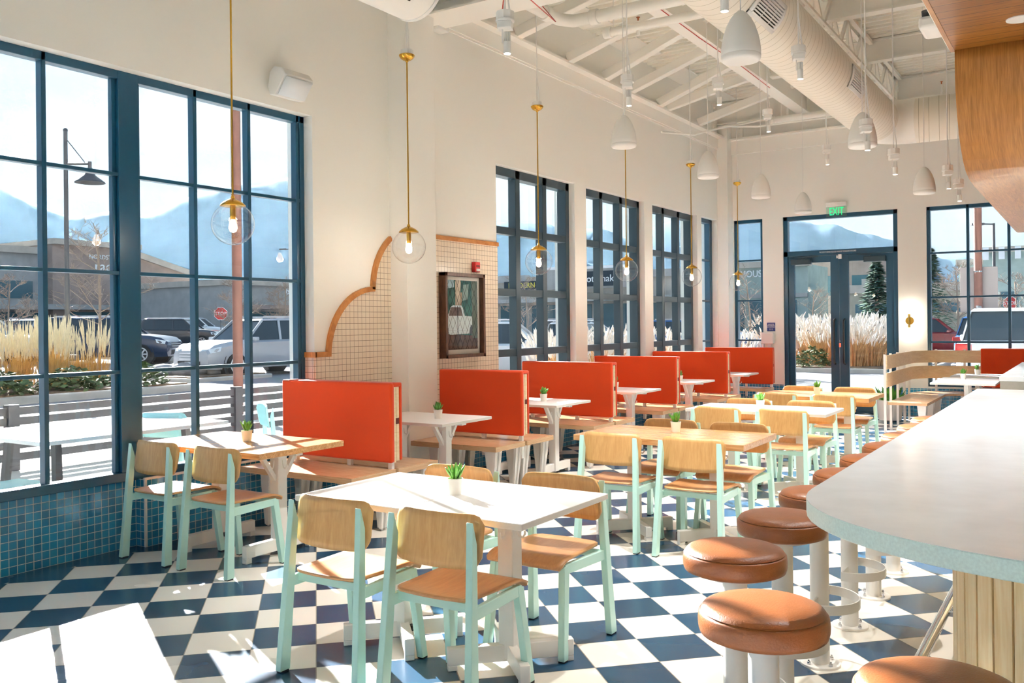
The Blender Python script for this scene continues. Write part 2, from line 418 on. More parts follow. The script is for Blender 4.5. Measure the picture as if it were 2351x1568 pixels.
for i,(a,b) in enumerate(((8.39,10.206),(10.518,12.342),(12.635,14.461))):
    w = (b-a)/3
    window(2+i, 'y', -5.685, a, b, .47, HEAD, [a+w-.02, a+2*w-.01], H3, .085, .098, .085, .13, M['frame2'], glass_at=.8)
window(5, 'y', -5.69, 14.66, 15.4, .47, HEAD, [15.3], H3, .06, .05, .028, .12, M['frame'])
window(6, 'x', YF+.05, -5.4, -4.88, .47, HEAD, [], H3, .05, .04, .026, .11, M['frame'])
window(7, 'x', YF+.05, -2.245, .55, .47, HEAD, [-1.66,-1.095,-.53,.03], [1.18,1.89,2.595], .05, .04, .028, .11, M['frame'])
window(8, 'y', -5.70, -3.4, .6, .47, HEAD, [-2.4,-1.4,-.4], [1.235,1.925,2.612], .05, .048, .03, .11, M['frame'])  # unseen extra window, added to bring more daylight into the room

dr = struct(thing('door_1', None, None))
f = MB(); y0, y1 = YF+.03, YF+.15
f.rng(-4.522,-4.45,y0,y1,0,HEAD).rng(-2.745,-2.673,y0,y1,0,HEAD).rng(-4.522,-2.673,y0,y1,HEAD-.07,HEAD).rng(-4.522,-2.673,y0,y1,2.645,2.735)
f.rng(-4.522,-2.673,y0,y1,0,.02)
f.build('door_frame', M['frame'], dr, bevel=.004)
MB().add([(-4.46,YF+.1,2.7),(-2.73,YF+.1,2.7),(-2.73,YF+.1,HEAD),(-4.46,YF+.1,HEAD)],[(0,1,2,3)]).build('glass', M['glass'], dr)
for k,(a,b,g0,g1) in enumerate(((-4.448,-3.612,-4.35,-3.745),(-3.605,-2.747,-3.455,-2.86))):
    d = MB(); ya, yb = YF+.055, YF+.105
    d.rng(a,g0,ya,yb,.02,2.64).rng(g1,b,ya,yb,.02,2.64).rng(g0,g1,ya,yb,2.53,2.64).rng(g0,g1,ya,yb,.02,.27)
    leaf = d.build('door_leaf', M['frame'], dr, bevel=.003)
    MB().add([(g0,YF+.08,.26),(g1,YF+.08,.26),(g1,YF+.08,2.54),(g0,YF+.08,2.54)],[(0,1,2,3)]).build('glass', M['glass'], leaf)
    hx = -3.68 if k == 0 else -3.525
    MB().path([(hx,YF+.06,1.56),(hx,YF-.01,1.54),(hx,YF-.015,1.5),(hx,YF-.015,.87),(hx,YF-.01,.83),(hx,YF+.06,.81)], .017, 10).build('handle', M['black'], leaf)
    cx = (g0+g1)/2+(-.17 if k == 0 else .13)
    MB().rng(cx-.17,cx+.17,YF-.03,YF+.055,2.50,2.59).bar((cx-.05,YF-.01,2.605),(cx+.28*(1 if k == 0 else -1),YF+.03,2.63),.03,.012).build('door_closer', M['frame2'], leaf, bevel=.004)
MB().rng(-3.61,-3.555,YF+.02,YF+.055,2.57,2.65).rng(-3.64,-3.618,YF+.03,YF+.055,2.585,2.63).build('alarm_contact', M['signwhite'], dr, bevel=.003)
MB().rng(-3.615,-3.585,YF+.05,YF+.056,1.09,1.16).lathe([(.0001,0),(.02,0),(.02,.004),(.0001,.004)],16,(-3.6,YF+.05,1.19)).build('lock_plate', M['chrome'], dr)
text('lettering', 'THIS DOOR TO REMAIN UNLOCKED WHENEVER THE BUILDING IS OCCUPIED', .034, M['signwhite'], (-3.62,YF+.027,2.695), RX, dr, ext=.0005, sx=.5)

# ------------------------------------------------------------------ things on the walls
t = thing('exit_sign', 'green lit exit sign on a clear plate above the double doors', 'sign', (-3.61,YF,3.44))
MB().rng(-.165,.165,-.09,-.03,0,.075).rng(-.1,.1,-.03,0,.02,.09).build('housing', M['bellwhite'], t, bevel=.006)
MB().rng(-.165,.165,-.062,-.058,-.165,0).build('clear_plate', M['plex'], t)
text('lettering', 'EXIT', .185, M['exitgreen'], (0,-.0625,-.085), RX, t, ext=.0015, sx=.62)
t = thing('occupancy_sign', 'small square navy occupancy sign beside the double doors', 'sign', (-4.743,YF,1.438))
MB().rng(-.072,.072,-.006,0,-.075,.075).build('plate', M['navy'], t, bevel=.002)
for zz, tx, sz in ((.045,'INDOOR',.026),(.021,'MAXIMUM',.026),(-.003,'OCCUPANCY',.026),(-.042,'111',.042)):
    text('lettering', tx, sz, M['signwhite'], (0,-.0065,zz), RX, t, ext=.0004)
t = thing('wall_mounted_dispenser', 'white wall dispenser below the small navy sign', 'dispenser', (-4.785,YF,1.2))
MB().rng(-.11,.105,-.1,0,-.055,.145).build('body', M['bellwhite'], t, bevel=.02, seg=4)
MB().rng(-.10,-.07,-.08,0,-.15,-.055).rng(-.005,.05,-.06,0,-.15,-.055).build('nozzle', M['grille'], t, bevel=.004)
MB().rng(-.11,.06,-.1,0,-.17,-.15).build('drip_tray', M['bellwhite'], t, bevel=.004)
t = thing('wall_sconce', 'brass disc wall light with two round white bulbs beside the doors', 'wall lamp', (-2.503,YF,1.522))
mb = MB().prism([(.062*math.cos(a*PI/16), .062*math.sin(a*PI/16)) for a in range(32)], -.016, 0, lambda a,b,h: (a,h,b)); mb.build('backplate', M['brass'], t, bevel=.002)
MB().tube((0,-.016,0),(0,-.06,0),.006).build('stub', M['brass'], t)
for s in (1,-1):
    MB().tube((0,-.06,0),(0,-.06,.062*s),.007,n=10).build('arm', M['matbrass'], t)
    MB().tube((0,-.06,.06*s),(0,-.06,.112*s),.019,n=16).build('socket', M['matbrass'], t)
    MB().sphere((0,-.06,.152*s),.045).build('bulb', M['whitebulb'], t)
# framed picture: pale car behind a wire fence, dark trees, brown ground
t = thing('framed_picture', 'tall walnut framed picture of a white car behind wire fence', 'picture', (XW+.012, 7.665, 1.635))
w, h = .352, .437
fr = MB()
for a,b,c,d in ((-w,-w+.035,-h,h),(w-.035,w,-h,h),(-w,w,-h,-h+.035),(-w,w,h-.035,h)): fr.rng(0,.085,a,b,c,d)
fr.build('picture_frame', M['walnut'], t, bevel=.002)
P2 = lambda poly, d, m, nm='print_area': MB().prism(poly, d, d+.0008, lambda a,b,hh: (hh,a,b)).build(nm, m, t)
flat = lambda n,c,**k: plain(n, c, .75, spec=.1, **k)
P2([(-w+.03,-h+.03),(w-.03,-h+.03),(w-.03,h-.03),(-w+.03,h-.03)], .028, flat('print_mat','#e2d6ca'), 'mount')
x0, x1, zb, zt = -.295, .275, -.355, .365
P2([(x0,zb),(x1,zb),(x1,zt),(x0,zt)], .030, flat('print_green','#40665f',var=.5,vscale=9), 'print_background')
P2([(x0,zb),(x1,zb),(x1,-.215),(x0,-.19)], .032, flat('print_ground','#5c473d',var=.25,vscale=20), 'print_ground')
P2([(.18,-.24),(x1,-.24),(x1,zt),(.17,zt)], .0322, flat('print_pillar','#6d7468',var=.15,vscale=12), 'print_pillar')
for q,c in (([(-.12,.08),(-.05,.08),(-.02,zt),(-.12,zt)],'#c9b59c'),([(-.05,-.0),(-.02,0),(0,.24),(-.03,.24)],'#a98f76'),([(x0,.27),(-.14,.29),(-.14,zt),(x0,zt)],'#a9c3c9'),([(0,.15),(.1,.17),(.12,.33),(.02,.32)],'#8b9a92')):
    P2(q, .0324, flat('print_tone',c,var=.2,vscale=15), 'print_tree')
P2([(x0,-.18),(x0,.0),(-.235,.02),(-.2,.085),(-.16,.105),(-.02,.105),(.01,.08),(.045,-.005),(.175,-.01),(.175,-.12),(.14,-.19),(-.2,-.2)], .033, flat('print_white','#dfe7e6'), 'print_car')
P2([(-.235,-.005),(-.215,.05),(-.19,.085),(-.03,.085),(-.015,.06),(.0,-.005)], .0336, flat('print_glass','#75625a',var=.3,vscale=30), 'print_car_window')
P2([(x0,-.19),(x0,-.09),(-.265,-.1),(-.245,-.14),(-.245,-.195)], .0338, flat('print_tyre','#4a4a4c'), 'print_wheel')
P2([(.12,-.19),(.135,-.13),(.16,-.10),(.175,-.10),(.175,-.2)], .0338, flat('print_tyre2','#5c5f62'), 'print_wheel')
wm = MB()
for k in range(-7,10):
    for s in (1,-1):
        a = k*.085; p = [(a+s*zb*.55,zb),(a+s*zt*.55,zt)]
        q = [(min(max(xx,x0),x1),zz) for xx,zz in p]
        d0, d1 = Vector(p[0]), Vector(p[1]); t0, t1 = 0.0, 1.0
        dx = d1.x-d0.x
        ta, tb = sorted(((x0-d0.x)/dx, (x1-d0.x)/dx)); t0, t1 = max(t0,ta), min(t1,tb)
        if t1 > t0:
            e0, e1 = d0.lerp(d1,t0), d0.lerp(d1,t1); wm.bar((.0345,e0.x,e0.y),(.0345,e1.x,e1.y),.0028,.0008)
wm.bar((.0348,-.085,zb+.15),(.0348,-.085,.1),.008,.001).bar((.0348,x0,-.155),(.0348,.17,-.165),.007,.001)
wm.build('print_wire', flat('print_wire','#5b5552'), t)
MB().add([(.05,-w+.03,-h+.03),(.05,w-.03,-h+.03),(.05,w-.03,h-.03),(.05,-w+.03,h-.03)],[(0,1,2,3)]).build('glazing', M['glass'], t)
t = thing('fire_alarm', 'red fire alarm box on beige tile above the framed picture', 'fire alarm', (XW+.012,7.935,2.152))
MB().rng(0,.05,-.045,.045,-.055,.055).build('body', M['alarmred'], t, bevel=.006)
MB().rng(.03,.062,-.03,.03,-.045,-.018).build('strobe', M['bellwhite'], t, bevel=.006)
MB().rng(.048,.054,-.03,.03,.0,.02).build('grille', M['redmetal'], t)
# wall speaker on the left wall, tilted down
t = thing('wall_speaker', 'white wedge shaped loudspeaker on cream wall above the big window', 'speaker', (XW,5.2,3.5))
mb = MB(); hw = .155
pr = [(0.02,-.03),(.05,.09),(.12,.12),(.2,.095),(.245,.04),(.13,-.115),(.05,-.1)]
mb.prism(pr, -hw, hw, lambda a,b,hh: (a, hh*(1-.18*max(0,(.12-a)/.12)), b)); mb.build('cabinet', M['bellwhite'], t, bevel=.008, seg=3)
g = MB(); g.add([(.24,-hw+.012,.026),(.24,hw-.012,.026),(.142,hw-.012,-.107),(.142,-hw+.012,-.107)],[(0,1,2,3)])
g.v = [(a+.007,b,c-.005) for a,b,c in g.v]; g.build('grille', M['grille'], t, solid=.004)
MB().rng(0,.06,-.05,.05,-.04,.04).build('bracket', M['bellwhite'], t)
# ------------------------------------------------------------------ chairs
def make_chair(label, frame=None, woodm=None, seatm=None, loc=(0,0,0), rz=0, group=None):
    fm = frame or M['mint']; wm = woodm or M['birch']; sm = seatm or M['birchseat']
    t = thing('dining_chair', label, 'chair', loc, rz, group)
    # seat: thin curved plywood with a rolled front edge
    def seat(u, v):
        y = .03+.445*v; e = 1-abs(2*u-1)
        w = .188+.022*v
        if v < .12: w *= .80+.20*math.sqrt(max(0,1-((.12-v)/.12)**2))
        if v > .9: w *= .93+.07*math.sqrt(max(0,1-((v-.9)/.1)**2))
        x = (2*u-1)*w; z = .452-.012*math.sin(PI*min(v/.8,1))*(1-(2*u-1)**2)
        if v > .78: z -= .038*((v-.78)/.22)**2
        return (x, y-(.012 if v > .97 else 0)+.012*(1-(2*u-1)**2)*(1 if v < .1 else 0)*-1, z)
    MB().grid(15, 22, seat).build('seat', sm, t, solid=.012, ang=60)
    def back(u, v):
        s = 2*u-1; x = .222*s; a = max(0,(abs(x)-.165)/.057); hh = .106*(1-.42*(1-math.sqrt(max(0,1-min(a,1)**2)))) if a > 0 else .106
        z = .678+hh*(2*v-1)-.006*(1-s*s)*(2*v-1 < 0)
        y = .058+.042*s*s+.02*(2*v-1)*.6
        return (x, y, z)
    MB().grid(23, 9, back).build('backrest', wm, t, solid=.011, ang=60)
    for s in (-1,1):
        x0, x1 = s*.226, s*.2
        m = MB(); w = .017
        b = [(x0-w,-.028,.006),(x0+w,-.028,.006),(x0+w,.030,.006),(x0-w,.030,.006)]
        tp = [(x1-w,.038,.765),(x1+w,.038,.765),(x1+w,.064,.675),(x1-w,.064,.675)]
        l = m.hexa(b, tp).build('leg', fm, t, bevel=.003)
        MB().rng(x0-w,x0+w,-.02,.022,0,.008).build('foot_cap', M['black'], l)
        x0, x1 = s*.208, s*.188
        b = [(x0-w,.434,.006),(x0+w,.434,.006),(x0+w,.474,.006),(x0-w,.474,.006)]
        tp = [(x1-w,.378,.43),(x1+w,.378,.43),(x1+w,.425,.42),(x1-w,.425,.42)]
        l = MB().hexa(b, tp).build('leg', fm, t, bevel=.003)
        MB().rng(x0-w,x0+w,.44,.47,0,.008).build('foot_cap', M['black'], l)
        MB().hexa([(s*.208-.012,.01,.375),(s*.208+.012,.01,.375),(s*.192+.012,.41,.385),(s*.192-.012,.41,.385)],
                  [(s*.206-.012,.02,.425),(s*.206+.012,.02,.425),(s*.19+.012,.41,.43),(s*.19-.012,.41,.43)]).build('side_rail', fm, t, bevel=.003)
    MB().rng(-.19,.19,.385,.405,.395,.425).build('cross_rail', fm, t); MB().rng(-.2,.2,.07,.09,.395,.43).build('cross_rail', fm, t)
    return t
chair0 = None
def chair(x, y, rz, label, group, mats=None):
    global chair0
    if chair0 is None:
        chair0 = make_chair(label, group=group, loc=(x,y,0), rz=rz); return chair0
    return dup(chair0, (x,y,0), rz, label, mats, group=group)
G1 = 'wooden chairs with mint frames at the tables'
chair(-2.84, 2.835, 0, 'wooden chair with mint frame at the nearest white table, left of its near pair', G1)
chair(-2.265, 2.845, 0, 'wooden chair with mint frame at the nearest white table, right of its near pair', G1)
chair(-2.255, 4.03, PI, 'wooden chair with mint frame facing us behind the right half of the nearest white table', G1)
chair(-2.86, 4.0, PI, 'wooden chair with mint frame mostly hidden behind the pot on the nearest white table', G1)
chair(-5.275, 3.69, 0, 'wooden chair with mint frame against the teal tiles at the window table', G1)
chair(-4.67, 3.685, 0, 'wooden chair with mint frame at the aisle end of the window table', G1)
chair(-2.81, 5.515, 0, 'wooden chair with mint frame, left of two backs at the second centre table', G1)
chair(-2.22, 5.51, 0, 'wooden chair with mint frame, right of two backs at the second centre table', G1)
chair(-2.78, 6.68, PI, 'wooden chair with mint frame facing us behind the pot on the second centre table', G1)
chair(-2.235, 6.67, PI, 'wooden chair with mint frame facing us at the right end of the second centre table', G1)
chair(-2.85, 7.68, 0, 'wooden chair with mint frame, left of two backs at the far white centre table', G1)
chair(-2.26, 7.68, 0, 'wooden chair with mint frame, right of two backs at the far white centre table', G1)
chair(-2.87, 8.83, PI, 'wooden chair with mint frame facing us, left behind the far white centre table', G1)
chair(-2.26, 8.80, PI, 'wooden chair with mint frame facing us, right behind the far white centre table', G1)
chair(-2.84, 9.46, 0, 'wooden chair with mint frame, left of two backs at the oak table before the doors', G1)
chair(-2.26, 9.46, 0, 'wooden chair with mint frame, right of two backs at the oak table before the doors', G1)
chair(-2.86, 10.74, PI, 'wooden chair with mint frame facing us, left of the far pair before the doors', G1)
chair(-2.28, 10.74, PI, 'wooden chair with mint frame facing us, right of the far pair before the doors', G1)

# ------------------------------------------------------------------ tables
def hook(mb, x, y, z, dx, dy):
    p = [(x,y,z+.03),(x+dx*.004,y+dy*.004,z-.0),(x+dx*.012,y+dy*.012,z-.022),(x+dx*.03,y+dy*.03,z-.026),(x+dx*.042,y+dy*.042,z-.01),(x+dx*.042,y+dy*.042,z+.004)]
    return mb.path(p, .005, 6)
def pedestal(t, x, y, style, ztop, brk=(0,1), knob=0):
    w = .04
    col = MB().rng(x-w,x+w,y-w,y+w,.035,ztop-.005).build('column', M['white'], t, bevel=.004)
    a = MB()
    if style == 'x':
        for s in (1,-1):
            for e in (-1,1):
                p0 = Vector((x,y,.062)); p1 = p0+Vector((e*.205,e*s*.205,0)); a.bar(p0,p1,.045,.075)
                a.bar(p1-Vector((e*.03,e*s*.03,.05)), p1-Vector((0,0,.05)), .044, .024)
    else:
        for e in (-1,1):
            p0 = Vector((x,y,.075)); p1 = p0+Vector((0,e*.3,0)); a.bar(p0,p1,.045,.08)
            q = Vector((0,e*.045,0)); a.rng(x-.022,x+.022,min((p1-q).y,p1.y),max((p1-q).y,p1.y),0,.036)
    a.build('foot_bar', M['white'], t, bevel=.003)
    if style == 'y':
        for s in (-1,1):
            MB().bar((x,y+s*.035,ztop-.19),(x,y+s*.16,ztop-.012),.035,.028).build('bracket', M['white'], t)
    MB().rng(x-.2,x+.2,y-.03,y+.03,ztop-.02,ztop).rng(x-.03,x+.03,y-.2,y+.2,ztop-.02,ztop).build('top_plate', M['white'], t)
    for a_,b_,c_,d_ in ((x,y-w,0,-1),(x+w,y,1,0)):
        h = MB(); hook(h, a_, b_, .61, c_, d_); h.build('bag_hook', M['white'], t)
    if knob:
        MB().tube((x+w,y-.01,.075),(x+w+.02,y-.01,.075),.006).lathe([(.0001,-.012),(.02,-.012),(.024,0),(.02,.012),(.0001,.012)],7,(x+w+.025,y-.01,.075)).build('adjusting_knob', M['black'], t)
def table(name, label, x0, x1, y0, y1, top, th, cols, style, edge=None, group=None, z=.74):
    t = thing(name, label, 'table', ((x0+x1)/2,(y0+y1)/2,0), 0, group); hx, hy = (x1-x0)/2, (y1-y0)/2
    MB().rng(-hx,hx,-hy,hy,z-th,z).build('tabletop', top, t, bevel=.003)
    if edge: MB().rng(-hx-.0008,hx+.0008,-hy-.0008,hy+.0008,z-th+.003,z-.003).build('edge_band', edge, t)
    for cx,kn in cols: pedestal(t, cx-(x0+x1)/2, 0, style, z-th, knob=kn)
    return t
GT = 'square white laminate tables'
table('cafe_table', 'white two-seat table, left half of the nearest pushed together pair', -3.2,-2.558,3.05,3.81,M['laminate'],.028,[(-2.86,1)],'x',M['lamedge'],GT)
table('cafe_table', 'white two-seat table with bag hook, right half of the nearest pair', -2.553,-1.93,3.05,3.81,M['laminate'],.028,[(-2.235,0)],'x',M['lamedge'],GT)
table('cafe_table', 'oak topped table under the big window with two mint chairs', -5.655,-4.41,3.90,4.665,M['oak'],.038,[(-5.25,1),(-4.65,0)],'y')
table('cafe_table', 'oak topped second centre table with dark green plant in pot', -3.17,-1.915,5.72,6.44,M['oak'],.042,[(-2.86,0),(-2.23,0)],'x')
table('cafe_table', 'white two-seat table, left half of the far white centre pair', -3.2,-2.571,7.92,8.58,M['laminate'],.028,[(-2.86,0)],'x',M['lamedge'],GT)
table('cafe_table', 'white two-seat table, right half of the far white centre pair', -2.566,-1.935,7.92,8.58,M['laminate'],.028,[(-2.23,0)],'x',M['lamedge'],GT)
table('cafe_table', 'oak topped table nearest the double doors', -3.14,-1.94,9.7,10.5,M['oak'],.042,[(-2.86,0),(-2.23,0)],'x')
# ------------------------------------------------------------------ booths along the left wall
GAPS = [5.245, 7.08, 8.92, 10.72, 12.6, 14.77]
def booth(i, Y, label):
    t = thing('booth_bench', label, 'bench', (-5.0,Y,0), 0, 'plywood booth benches with orange red backs')
    xl, xr = -.585, .58; pl = xl if i != 1 else -.38; zs = .46
    single = i == 5
    wl = xl if i != 1 else -.37
    for s in ((-1,) if single else (-1,1)):
        a, b = sorted((s*.018, s*.5))
        x_ = xl if (i != 1 or s > 0) else -.375
        MB().rng(x_,xr,a,b,zs-.005,zs).build('seat_veneer', M['benchtop'], t)
        MB().rng(x_,xr,a,b,zs-.045,zs-.005).build('seat_board', M['ply'], t)
        for lx in (xr-.1, x_+.22):
            for ly in (s*.07, s*.41):
                e = 1 if lx > 0 else -1
                l = MB()
                l.hexa([(lx-.03,ly-.012,.02),(lx+.025,ly-.012,.02),(lx+.025,ly+.012,.02),(lx-.03,ly+.012,.02)],[(lx-.075,ly-.012,zs-.045),(lx+.07,ly-.012,zs-.045),(lx+.07,ly+.012,zs-.045),(lx-.075,ly+.012,zs-.045)])
                l.hexa([(lx+.0,ly-.03,.02),(lx+.025,ly-.03,.02),(lx+.025,ly+.03,.02),(lx+.0,ly+.03,.02)],[(lx+.045,ly-.055,zs-.045),(lx+.07,ly-.055,zs-.045),(lx+.07,ly+.055,zs-.045),(lx+.045,ly+.055,zs-.045)])
                lg = l.build('leg', M['white'], t)
                MB().tube((lx,ly,0),(lx,ly,.02),.013,n=10).build('foot', M['chrome'], lg)
    for px in (xr-.045, .12, pl+.12):
        MB().rng(px-.018,px+.018,-.03,.0,.3,.54).build('post', M['white'], t)
    zt, zb = 1.108, .507; xe = xr-.005
    f0, f1, b0, b1 = -.06, -.012, .045, .075
    if single: b0, b1 = .015, .045
    MB().rng(pl,xe,f0,f1,zb,zt).build('backrest_pad', M['red'], t, bevel=.018, seg=4)
    MB().rng(pl,xe,f1-.02,b1,zt-.034,zt-.001).rng(pl,xe,b0,b1,zb+.012,zt-.008).build('backrest_cover', M['red'], t, bevel=.012, seg=3)
    MB().rng(pl+.02,xe-.012,f1-.004,b0+.004,.84,zt-.03).rng(pl+.02,xe-.012,f1-.004,b0+.004,zb+.01,.795).rng(xe-.013,xe-.009,f1,f1+.018,zb,zt-.034).rng(xe-.013,xe-.007,f1+.024,b0-.003,.842,zt-.036).rng(xe-.013,xe-.007,f1+.024,b0-.003,zb+.012,.793).build('backrest_core', M['palewood'], t)
    MB().rng(xe-.02,xe-.008,f1+.02,b0,.796,.84).build('bracket', M['redmetal'], t)
    return t
BL = ['booth bench with orange red back nearest the big window','booth bench with dark red back beside the wall column','booth bench with orange red back under the first black gridded window',
      'booth bench with orange red back, second after the wall column','booth bench with orange red back, third after the wall column','last booth bench with orange red back in the far corner']
for i,Y in enumerate(GAPS): booth(i, Y, BL[i])
TB = ['white booth table between the first booth and the column booth','white booth table between the column booth and the next booth','white booth table, third along the wall of windows','white booth table, fourth along the wall of windows','white booth table before the far corner booth']
for i in range(5):
    yc = (GAPS[i]+GAPS[i+1])/2 if i < 4 else 13.6
    x0 = -5.55 if i else -5.36
    t = table('booth_table', TB[i], x0, -4.42, yc-.355, yc+.355, M['laminate'], .026, [(-4.66,0),(-5.15,0)], 'y', M['lamedge'], 'white tables between the booths')
# ------------------------------------------------------------------ succulents
def plant(seed, k):
    r = random.Random(seed); mb = MB()
    for i in range(26):
        a = r.uniform(0,2*PI); tl = r.uniform(.1,.75)*(1 if i > 6 else .3); L = r.uniform(.032,.07); q = r.uniform(0,.018)
        b = Vector((q*math.cos(a), q*math.sin(a), .076)); d = Vector((math.sin(tl)*math.cos(a), math.sin(tl)*math.sin(a), math.cos(tl)))
        up = Vector((0,0,1)); mb.path([b, b+d*L*.35, b+d*L*.75+up*.004, b+d*L+up*.008], [.0035,.006,.0055,.0012], 6)
    return mb
def pot(x, y, label, z=.74, seed=0):
    t = thing('potted_succulent', label, 'plant', (x,y,z), RND.uniform(0,6), 'small succulents in white pots')
    pr = [(.001,.006),(.027,.006),(.029,.0),(.030,.006),(.0385,.074),(.0385,.077),(.036,.077),(.0345,.066),(.001,.066)]
    MB().lathe(pr, 24).build('pot', M['cream'], t)
    MB().lathe([(.001,.07),(.035,.067)],16).build('soil', M['soil'], t)
    plant(seed, 0).build('leaves', M['succ'], t, ang=70)
    return t
for i,(x,y,l) in enumerate(((-2.543,3.436,'bright green succulent in white pot on the nearest white table'),(-4.994,4.311,'succulent in cream pot on the oak table under the window'),
    (-4.715,6.14,'succulent in white pot on the booth table beside the column'),(-4.788,8.018,'succulent in white pot on the second booth table'),
    (-4.93,9.98,'succulent in white pot half hidden at the third booth table'),(-4.74,11.56,'succulent in white pot half hidden at the fourth booth table'),
    (-2.572,6.18,'dark green succulent in white pot on the oak second centre table'),(-2.584,8.2,'succulent in white pot on the far white centre table'),
    (-2.547,10.066,'succulent in white pot on the oak table before the doors'),(-1.479,13.35,'succulent in white pot on the near corner booth table'),
    (-1.42,14.50,'succulent in white pot on the corner table by the red seat back'))): pot(x,y,l,seed=i)
# ------------------------------------------------------------------ corner bench with slatted back, its two tables and the red seat back
t = thing('corner_bench', 'pale birch corner bench with two curved back slats on white posts', 'bench', (-2.4,13.1,0))
def cpath(off, y_start, x_end):      # path of the back: along +y then round to +x
    r = .5-off; cx, cy = .5, 1.95
    P = [(off, y_start)]+[(cx-r*math.cos(a*PI/20), cy+r*math.sin(a*PI/20)) for a in range(0,11)]+[(x_end, cy+r)]
    return P
path = cpath(0, 0, .95)
for z0,z1 in ((.865,1.055),(.62,.815)):
    mb = MB(); pa, pb = cpath(0,0,.95), cpath(.018,0,.95)
    V = []; n = len(pa)
    for p in pa: V += [(p[0],p[1],z0),(p[0],p[1],z1)]
    for p in pb: V += [(p[0],p[1],z0),(p[0],p[1],z1)]
    F = []
    for i in range(n-1):
        a, b = 2*i, 2*n+2*i
        F += [(a,a+2,a+3,a+1),(b,b+1,b+3,b+2),(a+1,a+3,b+3,b+1),(a,b,b+2,a+2)]
    F += [(0,1,2*n+1,2*n),(2*n-2,4*n-2,4*n-1,2*n-1)]
    mb.add(V,F).build('back_slat', M['palewood'], t)
for x,y in ((-.012,.01),(-.012,.42),(-.012,.95),(-.012,1.5),(-.012,1.9),(.3,2.43),(.7,2.46),(.93,2.46)):
    MB().rng(x-.016,x+.016,y-.012,y+.012,0,1.07).build('post', M['white'], t)
sp = [(.02,0),(.515,0),(.515,1.72)]+[(.515+.22*(1-math.cos(a*PI/12)),1.72+.22*math.sin(a*PI/12)) for a in range(1,7)]+[(2.6,1.94),(2.6,2.43),(.5,2.43),(.2,2.3),(.05,2.1),(.02,1.95)]
MB().prism(sp, .385, .42).build('seat', M['benchtop'], t)
for x,y in ((.44,.1),(.44,.75),(.44,1.4),(.75,2.05),(1.5,2.05),(2.3,2.05)):
    MB().hexa([(x-.02,y-.03,0),(x+.03,y-.03,0),(x+.03,y+.03,0),(x-.02,y+.03,0)],[(x-.05,y-.09,.385),(x+.06,y-.09,.385),(x+.06,y+.09,.385),(x-.05,y+.09,.385)]).build('leg', M['white'], t)
t = thing('seat_back', 'dark orange red seat back in front of the far right window', 'seat back', (-.2,15.42,0))
MB().rng(-1.26,1.3,-.045,.035,.70,1.09).rng(-1.26,1.3,-.035,.035,.5,.69).build('cushion', M['red'], t, bevel=.015, seg=3)
for x in (-1.1,-.2,.7): MB().rng(x-.02,x+.02,.036,.07,0,1.0).build('post', M['white'], t)
table('corner_table', 'small white table before the pale slatted corner bench', -1.765,-1.03,12.5,13.75,M['laminate'],.026,[(-1.4,0)],'y',M['lamedge'])
table('corner_table', 'white table by the far red seat back behind the other corner table', -1.72,-1.05,14.02,14.75,M['laminate'],.026,[(-1.4,0)],'y',M['lamedge'])
t = thing('planter', 'white planter with green leaves behind the corner bench', 'planter', (-2.62,14.6,0))
MB().lathe([(.001,.03),(.16,.03),(.2,.33),(.18,.33),(.17,.3),(.001,.3)],24).build('pot', M['white'], t)
mb = MB(); r = random.Random(5)
for i in range(60):
    a = r.uniform(0,6.28); q = r.uniform(.02,.14); z = .3; b = Vector((q*math.cos(a),q*math.sin(a),z)); tip = b+Vector((.1*math.cos(a),.1*math.sin(a),r.uniform(.08,.26)))
    s = Vector((-math.sin(a),math.cos(a),0))*.03; m_ = (b+tip)/2+Vector((0,0,.03)); mb.add([b,m_+s,tip,m_-s],[(0,1,2,3)])
mb.build('foliage', plain('planter_green','#4f9a2c',.5,var=.3,vscale=12), t)
# ------------------------------------------------------------------ bar counter, upper block, stools
def outline(off, n=16):
    A, B = .75-off, .62-off; cx, cy = .05, 2.70
    return [(cx-A*math.cos(PI/2*i/n), cy-B*math.sin(PI/2*i/n)) for i in range(n+1)]
t = thing('bar_counter', 'long pale bar counter with rounded end and slatted wood front', 'bar counter', (0,0,0))
o = [(-.70,7.12)]+outline(0)+[(1.7,2.08),(1.7,7.12)]
MB().prism(o, 1.049, 1.05).build('top_surface', M['counter'], t)
MB().prism(o, 1.003, 1.0495).build('counter_slab', M['counteredge'], t, bevel=.003)
b = [(-.70+.37,7.1)]+outline(.37,10)+[(1.6,2.08+.37)]
sl = []; 
for i in range(len(b)-1):
    p, q = Vector(b[i]), Vector(b[i+1]); L = (q-p).length; k = max(1, round(L/.075))
    for j in range(k): sl.append((p.lerp(q,j/k), p.lerp(q,(j+1)/k)))
mb = MB(); r = random.Random(3); cut = .0
for i,(p,q) in enumerate(sl):
    d = (q-p).normalized(); nn = Vector((-d.y,d.x)); g = .003
    if r.random() < .3 and i % 2: g = .002
    a, c = p+d*g, q-d*g; dep = .022+r.choice((0,.004,.008))
    mb.hexa([(a.x,a.y,.02),(c.x,c.y,.02),(c.x+nn.x*dep,c.y+nn.y*dep,.02),(a.x+nn.x*dep,a.y+nn.y*dep,.02)],[(a.x,a.y,1.003),(c.x,c.y,1.003),(c.x+nn.x*dep,c.y+nn.y*dep,1.003),(a.x+nn.x*dep,a.y+nn.y*dep,1.003)])
mb.build('slatted_front', M['slatwood'], t)
bb = [(x+.02,y+.02) for x,y in b]+[(1.6,7.1)]
MB().prism(bb, 0, 1.0).build('carcass', M['trimwood'], t)
fr = MB().path([(-.60,7.0,.18),(-.60,3.3,.18),(-.55,2.95,.18),(-.42,2.6,.18)], .024, 12)
